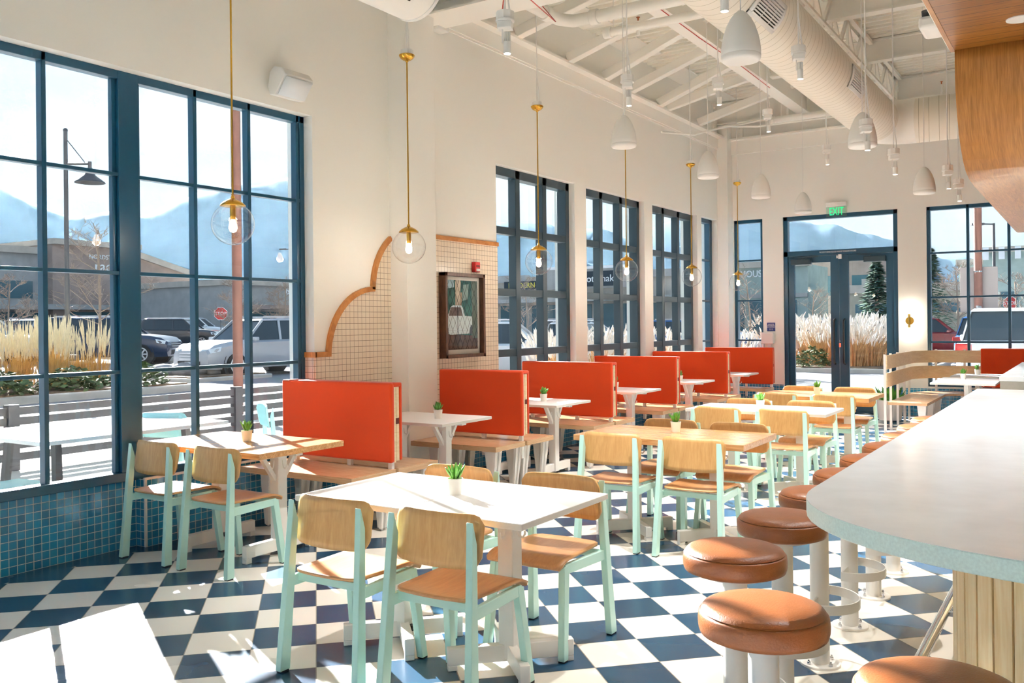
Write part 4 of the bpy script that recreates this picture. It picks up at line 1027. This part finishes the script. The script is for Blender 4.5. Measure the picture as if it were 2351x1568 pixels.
t = thing('street_lamp','gooseneck street lamp on a concrete pier through the big window','street lamp',(x,y,z))
MB().rng(-.42,.42,-.42,.42,-.05,.62).build('pier', M['concrete'], t, bevel=.03)
MB().rng(-.2,.2,-.2,.2,.62,.78).build('base', M['galv'], t)
MB().tube((0,0,.75),(0,0,6.55),.062,.05,n=14).sphere((0,0,6.55),.06,12,8).build('pole', M['galv'], t)
rd = Vector((.84,.54,0)); a0 = Vector((0,0,5.68))
MB().path([a0, a0+rd*.62],.03,8).path([Vector((0,0,6.35)), a0+rd*.5+Vector((0,0,.03))],.012,6).path([a0+rd*.62+Vector((0,0,.06)), a0+rd*.62-Vector((0,0,.22))],.045,10).build('arm', M['galv'], t)
c = a0+rd*.62
MB().lathe([(.06,.0),(.1,-.12),(.14,-.2),(.36,-.36),(.37,-.39),(.33,-.385),(.12,-.22),(.001,-.2)],28,(c.x,c.y,c.z-.1)).build('lamp_shade', M['galv'], t)
def arealamp(x,y,h,label,s=1):
    z = gz(x,y); t = thing('parking_lamp',label,'street lamp',(x,y,z))
    MB().tube((0,0,0),(0,0,h),.09,.06,n=10).build('pole', M['galv'], t)
    MB().bar((0,0,h-.05),(-.45*s,-.2*s,h-.02),.06,.06).box((-.65*s,-.3*s,h-.03),(.55,.25,.1),.4).build('lamp_head', M['galv'], t)
arealamp(-3.91,47.45,6.0,'slim parking lot lamp beside the brown sign post')
arealamp(-52.0,49.5,7.0,'distant parking lamp at the right edge of the big window')
# ------------------------------------------------------------------ stop signs
def stop(x,y,h,rz,label,s=.38):
    z = gz(x,y); t = thing('stop_sign',label,'road sign',(x,y,z),rz)
    MB().tube((0,0,0),(0,0,h+.3),.03,n=8).build('post', M['galv'], t)
    o8 = [(s*math.cos(PI/8+k*PI/4), s*math.sin(PI/8+k*PI/4)) for k in range(8)]
    MB().prism(o8,-.045,-.035,lambda a,b,hh:(a,hh,h+b)).build('border', M['signwhite'], t)
    MB().prism([(a*.93,b*.93) for a,b in o8],-.05,-.045,lambda a,b,hh:(a,hh,h+b)).build('plate', M['alarmred'], t)
    text('lettering','STOP',.3,M['signwhite'],(0,-.052,h),RX,t)
stop(-48.73,39.98,1.95,.87,'red stop sign in the car park through the big window',.45)
stop(-4.31,62.6,2.5,0,'red stop sign through the far right window',.42)
# ------------------------------------------------------------------ cars
M['tyre'] = plain('tyre_rubber','#16171a',.8); M['carglass'] = plain('car_glass','#26343d',.08,spec=.6); M['rim'] = plain('alloy_rim','#b9bcc2',.3,.9)
M['tail'] = plain('tail_light','#a5161c',.25); M['head'] = plain('headlight','#dfe6ea',.12,spec=.7); M['blacktrim'] = plain('black_trim','#1c1e21',.6)
def paintm(n,c): return plain(n,c,.22,spec=.5,coat=.6)
PAINT = {'white':paintm('car_white','#e9ebec'),'navy':paintm('car_navy','#20304a'),'charcoal':paintm('car_charcoal','#33383f'),'silver':paintm('car_silver','#a9aeb4'),'blue':paintm('car_blue','#2c5c93'),'red':paintm('car_red','#8c1d22'),'black':paintm('car_black','#15171b')}
def make_car(label, loc, rz, group, paint):
    t = thing('car', label, 'car', loc, rz, group); W = .92
    # lower body: sections along x, each (x, half width, bottom, belt, top)
    SEC = [(2.32,.62,.36,.55,.60),(2.27,.78,.26,.66,.76),(2.05,.88,.24,.80,.92),(1.6,.92,.25,.90,1.0),(1.05,.93,.25,.95,1.05),(.6,.93,.25,.97,1.03),(-1.0,.93,.25,.99,1.05),(-1.9,.92,.28,1.0,1.07),(-2.2,.88,.34,.98,1.06),(-2.3,.80,.42,.9,1.0)]
    V = []; F = []
    for x,w,b,z,tp in SEC: V += [(x,-w*.9,b),(x,-w,b+.18),(x,-w*.985,z),(x,-w*.86,tp),(x,w*.86,tp),(x,w*.985,z),(x,w,b+.18),(x,w*.9,b)]
    n = len(SEC)
    for i in range(n-1):
        for k in range(8): F.append((8*i+k,8*i+(k+1)%8,8*i+8+(k+1)%8,8*i+8+k))
    F += [tuple(range(8)),tuple(range(8*n-1,8*n-9,-1))]
    MB().add(V,F).build('body', paint, t, ang=32)
    bt = [(.95,.80),(-2.12,.79)]; 
    b = [(1.0,-.8,1.0),(1.0,.8,1.0),(-2.18,.79,1.03),(-2.18,-.79,1.03)]; tp = [(.28,-.63,1.60),(.28,.63,1.60),(-1.92,.63,1.63),(-1.92,-.63,1.63)]
    MB().hexa(b,tp).build('windows', M['carglass'], t, bevel=.03)
    MB().hexa([(.34,-.66,1.585),(.34,.66,1.585),(-2.0,.66,1.61),(-2.0,-.66,1.61)],[(.2,-.6,1.655),(.2,.6,1.655),(-1.9,.6,1.675),(-1.9,-.6,1.675)]).build('roof', paint, t, bevel=.025)
    pl = MB()
    for s in (-1,1):
        for (xa,xb,w) in ((1.0,.3,.07),(-.25,-.3,.08),(-1.35,-1.35,.08),(-2.14,-1.92,.12)): pl.bar((xa,s*.805,1.0),(xb,s*.645,1.61),w,.03,(0,s,0))
    pl.build('pillars', paint, t)
    for s in (-1,1): MB().rng(-1.8,.15,s*.55-.02,s*.55+.02,1.69,1.73).build('roof_rail', M['rim'], t)
    for x in (1.42,-1.38):
        for s in (-1,1):
            MB().tube((x,s*.66,.36),(x,s*.9,.36),.43,n=24).build('wheel_arch', M['blacktrim'], t)
            wl = MB().tube((x,s*.68,.35),(x,s*.935,.35),.35,n=24).build('wheel', M['tyre'], t, bevel=.03)
            rm = MB().tube((x,s*.92,.35),(x,s*.94,.35),.06,n=12)
            for k in range(7):
                a = k*2*PI/7; rm.bar((x,s*.94,.35),(x+.21*math.cos(a),s*.94,.35+.21*math.sin(a)),.05,.02,(0,s,0))
            rm.lathe([(.2,-.015),(.235,-.015),(.235,.015),(.2,.015)],24,close=True)
            m_ = len(rm.v)-96
            for i in range(m_,len(rm.v)):
                px_,py_,pz_ = rm.v[i]; rm.v[i] = (x+px_, s*.935+pz_*s, .35+py_)
            rm.build('rim', M['rim'], wl)
    for s in (-1,1):
        MB().hexa([(2.15,s*.5,.70),(2.29,s*.48,.68),(2.2,s*.82,.70),(1.95,s*.9,.75)],[(2.1,s*.5,.84),(2.26,s*.48,.80),(2.17,s*.82,.82),(1.9,s*.88,.88)]).build('headlight', M['head'], t)
        MB().rng(-2.33,-2.15,min(s*.62,s*.90),max(s*.62,s*.90),.82,1.0).build('tail_light', M['tail'], t, bevel=.02)
        MB().rng(.72,.9,min(s*.9,s*1.05),max(s*.9,s*1.05),1.0,1.13).build('wing_mirror', paint, t, bevel=.03)
    g = MB()
    for z in (.52,.6,.68): g.rng(2.2,2.335,-.42,.42,z,z+.035)
    g.build('grille', M['rim'], t); MB().rng(2.25,2.33,-.5,.5,.32,.48).build('air_intake', M['blacktrim'], t)
    MB().rng(2.32,2.345,-.16,.16,.36,.46).build('number_plate', M['signwhite'], t); MB().rng(-2.345,-2.3,-.16,.16,.7,.8).build('number_plate', M['signwhite'], t)
    return t
c0 = None
def car(x,y,deg,col,label,sc=1):
    global c0
    z = gz(x,y)-.02; g = 'cars parked outside'
    mt = {k:PAINT[col] for k in ('body','roof','pillars','wing_mirror')}
    if c0 is None: c0 = make_car(label,(x,y,z),math.radians(deg),g,PAINT[col]); return
    dup(c0,(x,y,z),math.radians(deg),label,mt,scale=sc,group=g)
car(-43.9,33.3,33,'charcoal','dark SUV parked side on in mid car park through the big window')
car(-21.9,19.3,-92,'silver','silver SUV turned toward us behind the brown post, big window',1.04)
car(-31.3,20.6,33,'navy','dark SUV nose showing right of the thick window mullion',1.05)
car(-35.8,18.2,40,'white','white SUV at the far left behind tall grass')
car(-38.6,21.3,-60,'silver','silver SUV second from the far left behind tall grass')
car(-25.9,25.2,-150,'navy','dark blue SUV at the right edge of the big window',1.05)
car(-34.0,30.6,150,'charcoal','grey SUV turned away behind the silver one, big window')
car(-60.5,49.3,33,'navy','distant dark SUV with roof box row behind the brown post')
car(-52.5,36.0,33,'silver','pale SUV in the back row left of the thick mullion')
car(-46.0,28.5,30,'white','white SUV in the back row above the tall grass')
car(-55.5,43.5,33,'white','pale SUV in the back row beyond the dark side on SUV')
car(-14.3,21.8,24,'white','white SUV outside the first black gridded window')
car(-16.2,30.0,100,'silver','silver SUV farther off outside the first black gridded window',.95)
car(-20.2,38.0,10,'white','white SUV outside the second black gridded window')
car(-14.6,37.7,15,'blue','blue SUV outside the third black gridded window')
car(-15.8,43.0,20,'white','white SUV in front of the store with lettering')
car(-10.4,45.0,20,'silver','silver SUV in front of the store with lettering')
car(-1.55,23.2,92,'white','white van-like SUV close outside the far right window',1.08)
car(-.6,30.0,84,'white','white SUV with red tail lights, far right window')
car(-2.9,35.5,85,'blue','blue SUV behind the white one, far right window')
car(-6.2,44.0,5,'red','small red car far off through the right window')
# ------------------------------------------------------------------ grasses, shrubs, rocks, trees
def blades(mb, n, R_, h0, h1, lean, w, r, base=(0,0,0)):
    for i in range(n):
        a = r.uniform(0,6.283); q = R_*math.sqrt(r.random()); b = Vector((base[0]+q*math.cos(a), base[1]+q*math.sin(a), base[2])); h = r.uniform(h0,h1); l = r.uniform(.2,1)*lean
        d = Vector((math.cos(a),math.sin(a),0)); s = Vector((-math.sin(a+r.uniform(-1,1)),math.cos(a),0))*w
        m1 = b+d*l*.35+Vector((0,0,h*.6)); tp = b+d*l+Vector((0,0,h)); mb.add([b-s,b+s,m1+s*.8,m1-s*.8,tp],[(0,1,2,3),(3,2,4)])
    return mb
def plumes(mb, n, R_, h0, h1, lean, w, L, r):
    for i in range(n):
        a = r.uniform(0,6.283); q = R_*math.sqrt(r.random()); h = r.uniform(h0,h1); l = r.uniform(.2,1)*lean
        p0 = Vector((q*math.cos(a)+l*math.cos(a)*.8, q*math.sin(a)+l*math.sin(a)*.8, h-L)); p1 = p0+Vector((l*.3*math.cos(a),l*.3*math.sin(a),L))
        mb.path([p0, p0.lerp(p1,.35), p0.lerp(p1,.7), p1], [.006,w,w*.8,.003], 5, False)
    return mb
M['straw'] = plain('straw_stems','#c9a15c',.8,var=.3,vscale=3); M['plume'] = plain('pale_plumes','#efe0bd',.9,var=.1,vscale=8); M['fluff'] = plain('white_fluffy_plumes','#f3e8da',.9)
M['tan'] = plain('tan_grass','#c99f6c',.8,var=.3,vscale=4); M['shrub'] = plain('shrub_green','#4f6238',.8,var=.4,vscale=9)
def reed(label, group, loc):
    r = random.Random(2); t = thing('ornamental_grass', label, 'grass', loc, 0, group)
    blades(MB(),150,.28,.5,1.0,.22,.008,r).build('stems', M['straw'], t); plumes(MB(),60,.28,1.0,1.65,.24,.015,.42,r).build('plumes', M['plume'], t); return t
def maiden(label, group, loc):
    r = random.Random(4); t = thing('ornamental_grass', label, 'grass', loc, 0, group)
    blades(MB(),190,.35,.5,1.0,.5,.009,r).build('stems', M['tan'], t); plumes(MB(),110,.42,.7,1.35,.45,.024,.2,r).build('plumes', M['fluff'], t); return t
r = random.Random(8); lab = 'tall straw coloured feather grass clump in the bed beyond the patio fence'; k0 = None
for (x,y) in [(-20.9,8.6),(-20.2,9.2),(-20.8,9.9),(-20.1,10.3),(-21.3,10.8),(-20.4,11.0),(-21.0,11.5),(-20.0,11.6),(-21.6,11.9),(-20.5,12.1),(-21.3,12.5),(-20.9,12.9),(-21.9,12.8),(-21.5,13.75),(-22.0,11.2),(-21.7,10.1),(-22.1,9.2),(-19.6,8.3),(-19.5,9.6)]:
    s = r.uniform(.85,1.05)
    if k0 is None: k0 = reed(lab,'feather grass beyond the patio fence',(x,y,zb1))
    else: dup(k0,(x,y,zb1),r.uniform(0,6),scale=s)
lab = 'white plumed grass clump in the beds beyond the window wall'; k1 = None
for (x,y,s) in [(-10.1,17.4,.95),(-10.5,18.3,1.0),(-9.7,18.9,.9),(-10.3,19.6,1.05),(-9.6,20.3,.95),(-10.2,21.1,1.05),(-9.6,21.9,1.0),(-8.9,22.9,.95),(-9.0,24.0,1.0),(-8.7,25.2,.95),(-9.6,23.3,1.0),(-9.7,25.9,1.05)]:
    if k1 is None: k1 = maiden(lab,'white plumed grasses beyond the window wall',(x,y,zb3))
    else: dup(k1,(x,y,zb3),r.uniform(0,6),scale=s)
lab = 'tan plumed grass clump seen through the double doors'
for (x,y,s) in [(-8.4,30.4,1.1),(-8.05,31.5,1.2),(-7.35,29.8,1.2),(-7.5,30.9,1.25),(-6.3,29.3,1.15),(-6.55,31.2,1.25),(-5.85,29.6,1.2),(-5.75,30.8,1.2),(-7.0,32.2,1.3),(-9.4,31.8,1.3)]:
    dup(k1,(x,y,zb4),r.uniform(0,6),lab,scale=s,group='tan grasses through the double doors')
def shrub(x,y,z,R_,h,label,seed=1,n=420):
    rr = random.Random(seed); mb = MB()
    for i in range(n):
        v = Vector((rr.gauss(0,1),rr.gauss(0,1),abs(rr.gauss(0,1)))).normalized()*rr.uniform(.6,1); c = Vector((v.x*R_,v.y*R_,v.z*h)); a = rr.uniform(0,6); s = .07*R_+.03
        u = Vector((math.cos(a),math.sin(a),rr.uniform(-.6,.6)))*s; w = Vector((-math.sin(a),math.cos(a),rr.uniform(-.5,.9)))*s*.6; mb.add([c-u,c+w,c+u,c-w],[(0,1,2,3)])
    o = mb.build('shrub', M['shrub'], loc=None); o.location = (x,y,z); return tag(o,label,'shrub')
shrub(-7.4,28.75,zb4,.55,.65,'low green shrub at the kerb through the left door leaf',1)
shrub(-8.75,23.2,zb3,.5,.45,'low green shrub in front of white grass, window beside the doors',2)
shrub(-18.9,11.4,zb1,.7,.5,'low green shrub in front of feather grass left of the concrete pier',3)
shrub(-18.9,9.8,zb1,.8,.5,'low green shrub at the far left below the feather grass',4)
shrub(-19.0,13.1,zb1,.8,.55,'low green shrub right of the concrete lamp pier',5)
M['rock'] = plain('river_rock','#8d8d90',.8,var=.2,vscale=4)
for i,(x,y,s) in enumerate([(-22.6,16.5,.42),(-22.1,16.9,.5),(-21.7,17.1,.3),(-22.9,17.1,.36),(-22.3,17.5,.45),(-21.5,17.45,.36),(-21.9,17.9,.33)]):
    rr = random.Random(i); mb = MB().sphere((0,0,0),1,16,10,(s,s*.75,s*.5)); mb.v = [(a*(1+.12*mnoise.noise(Vector((a,b,c))*3+Vector((i,0,0)))),b,c) for a,b,c in mb.v]
    o = mb.build('boulder', M['rock'], ang=180); o.location = (x,y,gz(x,y)+.2); o.rotation_euler = (0,0,i); tag(o,'rounded grey boulder in the gravel patch past the patio fence','boulder','boulders in the gravel patch')
M['bark'] = plain('bare_bark','#8b7d70',.9)
def bare_tree(label, loc, group=None, seed=1, h=4.2, dense=1.0):
    rr = random.Random(seed); mb = MB()
    def br(p, d, L, rad, lev):
        e = p+d*L; mid = p+d*L*.5+Vector((rr.uniform(-1,1),rr.uniform(-1,1),rr.uniform(-1,1)))*L*.06
        rad = max(rad,.006); mb.path([p,mid,e],[rad,rad*.8,rad*.55],5 if lev < 2 else 3,False)
        if lev >= 3: return
        nb = [15,7,5,3][lev]; nb = max(2,round(nb*dense))
        for k in range(nb):
            t = rr.uniform(.3,1) if lev else rr.uniform(.28,1); q = p.lerp(e,t); ax = Vector((rr.uniform(-1,1),rr.uniform(-1,1),rr.uniform(-.1,.6))).normalized()
            nd = (d*.55+ax*.9).normalized() if lev else (Vector((0,0,1))*rr.uniform(.3,.9)+Vector((ax.x,ax.y,0)).normalized()).normalized()
            br(q, nd, L*rr.uniform(.35,.55)*(1 if lev else (1.1-t*.7)), rad*.36*(1-.3*t), lev+1)
    br(Vector((0,0,0)), Vector((0,0,1)), h, .055*h/4, 0)
    o = mb.build('bare_tree', M['bark'], loc=None); o.location = loc; return tag(o,label,'tree',group)
T0 = bare_tree('bare branched tree before the low brick store, left of the thick mullion',(-25.9,16.6,gz(-25.9,16.6)),seed=1,h=4.1)
T1 = bare_tree('wide bare tree behind the brown post, big window',(-30.0,25.4,gz(-30,25)),seed=7,h=3.0,dense=1.1)
def tree(src,x,y,s,rz,label): 
    o = src.copy(); COL.objects.link(o); o.location = (x,y,gz(x,y)); o.scale = (s,)*3; o.rotation_euler = (0,0,rz); o['label'] = label
tree(T1,-34.5,18.5,1.0,1,'bare tree at the far left edge above the parked cars')
tree(T1,-34.1,31.5,1.0,2,'bare tree right of the brown post before the flat roofed store')
tree(T0,-27.5,25.8,.75,3,'bare tree near the right edge of the big window')
tree(T0,-21.2,33.9,.8,4,'bare tree outside the first black gridded window')
tree(T0,-9.7,29.4,.72,5,'slim bare tree outside the narrow window beside the doors')
tree(T0,-8.35,32.7,.6,2,'bare tree through the left door leaf')
tree(T1,-4.37,37.6,1.1,1,'bare tree left of the brown sign post, far right window')
tree(T1,-2.6,40.0,1.0,3,'bare tree before the castle topped building')
def conifer(x,y,h,label,seed):
    rr = random.Random(seed); z = gz(x,y); t = thing('pine_tree',label,'tree',(x,y,z)); MB().tube((0,0,0),(0,0,h),.14,.03,n=8).build('trunk', M['bark'], t)
    mb = MB()
    for i in range(1500):
        q = rr.random()**.8; zz = h*(.12+.88*q); R_ = h*.26*(1-q)**.8+.05; a = rr.uniform(0,6.283); d = R_*math.sqrt(rr.random()); c = Vector((d*math.cos(a),d*math.sin(a),zz-.15*d)); s = .16
        u = Vector((math.cos(a),math.sin(a),-.25))*s; w = Vector((-math.sin(a),math.cos(a),rr.uniform(-.3,.3)))*s*.5; mb.add([c-u,c+w,c+u,c-w],[(0,1,2,3)])
    mb.build('needles', plain('pine_needles','#3d5a45',.8,var=.3,vscale=4), t)
conifer(-7.0,50.2,5.2,'dark pine at the left edge of the far right window',1); conifer(-7.3,38.2,4.0,'green pine through the right door leaf',2)
# ------------------------------------------------------------------ buildings beyond the car park
def bmat(n,c): return plain(n,c,.85,spec=.2,var=.12,vscale=1.2)
M['stucco'] = bmat('grey_stucco','#a9aaa8'); M['brick'] = bmat('brown_brick','#a2928a'); M['taupe'] = bmat('taupe_stucco','#b9b3a9'); M['sage'] = bmat('sage_stucco','#a3b5b0'); M['winglass'] = plain('store_glass','#3f6672',.15,spec=.6); M['letter'] = plain('white_letters','#eef3f6',.5); M['darkpanel'] = plain('dark_sign_panel','#20303c',.5)
def part(t,name,m,*b,**k):
    mb = MB(); [mb.rng(*q) for q in b]; return mb.build(name,m,t,**k)
t = thing('store_building','long grey and brick store with white lettering at the far left','building',(-72,45,0))
part(t,'wing',M['stucco'],(-30,0,-28,-3.6,-.5,8.1)); part(t,'entrance_block',M['brick'],(-28,1.2,-3.6,4.2,-.5,8.75)); part(t,'cornice',M['taupe'],(-30,.4,-28,-3.6,7.6,8.15),(-28,1.6,-3.7,4.3,8.4,8.85))
MB().prism([(4.2,-.5),(10.8,-.5),(10.8,6.6),(4.2,8.35)],-14,.3,lambda a,b,h:(h,a,b)).build('sloped_block', M['brick'], t)
MB().prism([(4.2,7.9),(11.0,6.2),(11.0,6.7),(4.2,8.45)],-14,.6,lambda a,b,h:(h,a,b)).build('sloped_cornice', M['taupe'], t)
for y0,y1 in ((-10.5,-8.6),(-8.5,-6.6),(-6.5,-4.6)): part(t,'window',M['winglass'],(0,.06,y0,y1,4.0,5.4))
for y0 in (4.8,6.6,8.4): part(t,'window',M['winglass'],(.3,.36,y0,y0+1.0,3.6,5.0))
part(t,'awning',M['stucco'],(0,2.2,-20,3,3.1,3.5)); part(t,'shopfront',M['winglass'],(.0,.08,-18,-4,.9,2.9),(1.2,1.28,-2.5,3,.9,2.9))
text('lettering','NORDSTROM',.52,M['letter'],(1.24,1.15,7.55),RY,t,ext=.03); text('lettering','rack',1.25,M['letter'],(1.24,1.1,6.75),RY,t,ext=.03)
t = thing('store_building','low flat roofed store with pale lettering right of the brown post','building',(-55,53,0))
part(t,'walls',M['stucco'],(-12,0,-6.6,14,-.5,5.1)); part(t,'cornice',M['taupe'],(-12,.3,-6.8,14,4.75,5.2)); part(t,'shopfront',M['winglass'],(0,.06,-5.5,12,1,2.7)); part(t,'awning',M['brick'],(0,1.6,-6,12,2.9,3.2))
text('lettering','bc surf & sport',.75,M['letter'],(.32,.6,4.35),RY,t,ext=.03)
t = thing('pavilion_building','distant building with white roof left of the brown post','building',(-97,77,0))
part(t,'walls',M['taupe'],(-10,2,-12,10,0,4.9)); MB().prism([(-13,4.9),(11,4.9),(9,5.6),(0,6.1),(-9,5.8)],-12,4,lambda a,b,h:(h,a,b)).build('roof', M['letter'], t)
t = thing('strip_mall','long taupe strip of shops outside the black gridded windows','building',(-33,62,0))
part(t,'walls',M['taupe'],(-16,8.2,0,5,-.5,5.3)); part(t,'parapet',M['stucco'],(-16,-5.5,-.3,.5,4.9,5.45),(-4.2,-1,-.4,.5,4.2,5.9),(.2,4.6,-.4,.5,4.2,5.85),(4.6,8.2,-.3,.5,4.9,5.45)); part(t,'cornice',M['letter'],(-4.3,-.9,-.5,.5,5.75,5.95),(.1,4.7,-.5,.5,5.7,5.9))
for x0 in (-14,-11,-8,-5,-2,1,4): part(t,'shopfront',M['winglass'],(x0,x0+2.4,-.06,.0,.4,3.0))
part(t,'awning',M['stucco'],(-15,8,-1.4,0,3.2,3.5)); part(t,'sign_panel',M['darkpanel'],(-7.4,-3.9,-.42,-.3,4.25,4.95)); part(t,'sign_panel',M['darkpanel'],(-.6,3.0,-.5,-.4,4.35,5.5))
text('lettering','MODERN',.6,plain('yellow_letters','#d9cf4a',.5),(-5.7,-.45,4.6),RX,t,ext=.02); text('lettering','motomaki',.75,M['letter'],(1.2,-.54,4.9),RX,t,ext=.02)
t = thing('store_building','sage store with large white lettering beside the double doors','building',(-22,68,0))
part(t,'walls',M['sage'],(-4.6,4.2,0,6,-.5,5.75)); part(t,'cornice',M['taupe'],(-4.8,4.4,-.3,.5,5.6,6.05)); part(t,'lower_band',M['stucco'],(-4.6,4.2,-.12,.1,3.3,3.6))
for x0 in (-4.2,-2.2,-.2,1.8): part(t,'shopfront',M['winglass'],(x0,x0+1.6,-.08,0,.4,3.1))
text('lettering','ARHOUSE',.72,M['letter'],(-1.62,-.36,5.1),RX,t,ext=.03,align='LEFT',sx=.86); [setattr(o,'location',(-1.62,-.2,5.12)) for o in t.children if o.name.startswith('lettering')]
t = thing('warehouse_building','low beige block building through the right door leaf','building',(-12,64,0))
part(t,'walls',plain('beige_block','#a9a493',.85,var=.1,vscale=2),(-2.2,6,0,10,-.3,3.4)); part(t,'cornice',M['taupe'],(-2.3,6.1,-.1,.4,3.35,3.9)); part(t,'window_band',M['winglass'],(-1.6,5.5,-.04,0,2.0,2.6))
part(t,'roof_unit',M['stucco'],(-1.6,.2,2,4,3.9,4.4))
t = thing('brick_tower','purple brown brick building through the left door leaf','building',(-17.2,77,0))
part(t,'walls',M['brick'],(-2.6,3.0,0,8,-.3,7.0)); part(t,'cornice',M['taupe'],(-2.8,3.2,-.2,.3,6.7,7.2)); part(t,'window',M['winglass'],(-1.8,-.4,-.05,0,3.6,5.2),(.6,2.0,-.05,0,3.6,5.2))
t = thing('castle_building','grey green building with toothed cornice through the far right window','building',(-4,100,0))
part(t,'low_wing',M['sage'],(-7.4,-5.0,0,12,-.3,7.3)); part(t,'walls',M['sage'],(-5.0,22,-2,12,-.3,8.2)); part(t,'cornice',M['taupe'],(-7.6,-5.0,-.3,.2,6.9,7.45),(-5.2,22,-2.3,-1.5,7.9,8.4))
for k in range(16): part(t,'cornice_tooth',M['letter'],(-5.0+k*1.35,-4.5+k*1.35,-2.45,-2.0,7.2,8.35))
for x0,z0 in ((-3.6,2.6),(.2,2.6),(.2,5.0),(3.6,2.6),(3.6,5.0)): part(t,'window',M['winglass'],(x0,x0+1.5,-2.08,-2,z0,z0+1.5))
part(t,'awning',M['brick'],(-.6,6,-3.2,-2,1.6,2.2))
# ------------------------------------------------------------------ light
w = bpy.data.worlds.new('sky'); bpy.context.scene.world = w; w.use_nodes = True
nt = NT(w); bg = nt.n['Background']
tc = nt.node('ShaderNodeTexCoord'); sp = nt.node('ShaderNodeSeparateXYZ'); nt.link(tc.outputs['Generated'], sp.inputs[0])
cr = nt.node('ShaderNodeValToRGB'); e = cr.color_ramp.elements
e[0].position = 0; e[0].color = (.56,.74,.84,1); e[1].position = .6; e[1].color = (.42,.66,.98,1)
k = e.new(.1); k.color = (.66,.84,.95,1); k = e.new(.25); k.color = (.60,.80,.98,1)
nt.link(sp.outputs[2], cr.inputs[0])
mp = nt.node('ShaderNodeMapping'); mp.inputs['Scale'].default_value = (1.2,1.2,6); nt.link(tc.outputs['Generated'], mp.inputs[0])
no = nt.node('ShaderNodeTexNoise'); no.inputs['Scale'].default_value = 2.2; no.inputs['Detail'].default_value = 6; no.inputs['Roughness'].default_value = .55; nt.link(mp.outputs[0], no.inputs['Vector'])
cl = nt.node('ShaderNodeValToRGB'); cl.color_ramp.elements[0].position = .42; cl.color_ramp.elements[1].position = .7; nt.link(no.outputs[0], cl.inputs[0])
nt.link(mixsock(nt, nt.math('MULTIPLY', cl.outputs[0], .55), cr.outputs[0], (1,1,1,1)), bg.inputs[0])
bg.inputs[1].default_value = SKY
sd = bpy.data.lights.new('sun','SUN'); sd.energy = SUN; sd.angle = math.radians(.6); sd.color = (1,.98,.96)
so = bpy.data.objects.new('sun', sd); COL.objects.link(so)
el, az = math.radians(22), math.radians(-28.3)
d = Vector((math.cos(el)*math.cos(az), math.cos(el)*math.sin(az), -math.sin(el)))
so.rotation_euler = d.to_track_quat('-Z','Y').to_euler(); so.location = (-20,12,15)
def point(name, loc, pw, col=(1,.92,.8), r=.03):
    l = bpy.data.lights.new(name,'POINT'); l.energy = pw; l.color = col; l.shadow_soft_size = r
    o = bpy.data.objects.new(name, l); COL.objects.link(o); o.location = loc
for o in [x for x in bpy.data.objects if x.name.startswith('globe_pendant')]:
    point('globe_light', (o.location.x, o.location.y, o.location.z-.03), GLOBE)
for z in (1.674,1.37): point('sconce_light', (-2.503,YF-.115,z), 1.2, r=.045)
def spotl(loc, pw, ang=75):
    l = bpy.data.lights.new('spot_light','SPOT'); l.energy = pw; l.color = (1,.97,.94); l.spot_size = math.radians(ang); l.spot_blend = .6; l.shadow_soft_size = .03
    o = bpy.data.objects.new('spot_light', l); COL.objects.link(o); o.location = loc
for (x,y,z),l in SP: spotl((x+.011,y,z-.01), SPOTW)
for q in ((-.415,7.13),(-.415,5.49),(-.415,3.79),(.715,5.49)): spotl((q[0],q[1],3.58), SPOTW*.4, 110)  # first lamp serves the seen downlight, the others are added for the counter
texts_to_mesh()
sc = bpy.context.scene
# ------------------------------------------------------------------ camera
cd = bpy.data.cameras.new('camera'); co = bpy.data.objects.new('camera', cd); COL.objects.link(co)
cd.sensor_width = 36; cd.lens = 2077.03/2351*36; cd.shift_y = (743.497-784)/2351; cd.clip_end = 5000; cd.clip_start = .05
th = PI/4-.213045; ro = .0108125
Fv = Vector((-math.sin(th), math.cos(th), 0)); Rv = Vector((math.cos(th), math.sin(th), 0)); Zv = Vector((0,0,1))
r_ = Rv*math.cos(ro)-Zv*math.sin(ro); u_ = Rv*math.sin(ro)+Zv*math.cos(ro)
co.matrix_world = Matrix(((r_.x,u_.x,-Fv.x,0),(r_.y,u_.y,-Fv.y,0),(r_.z,u_.z,-Fv.z,1.5411),(0,0,0,1)))
sc.camera = co
vs = sc.view_settings; vs.view_transform = 'Standard'; vs.look = 'None'; vs.gamma = 1; vs.use_curve_mapping = False; vs.exposure = EXPO
cy = sc.cycles
cy.use_denoising = True; cy.max_bounces = 10; cy.diffuse_bounces = 5; cy.glossy_bounces = 3; cy.transparent_max_bounces = 16; cy.transmission_bounces = 4
cy.sample_clamp_indirect = 6; cy.caustics_reflective = False; cy.caustics_refractive = False
cy.use_adaptive_sampling = True; cy.adaptive_threshold = .05; cy.use_light_tree = False
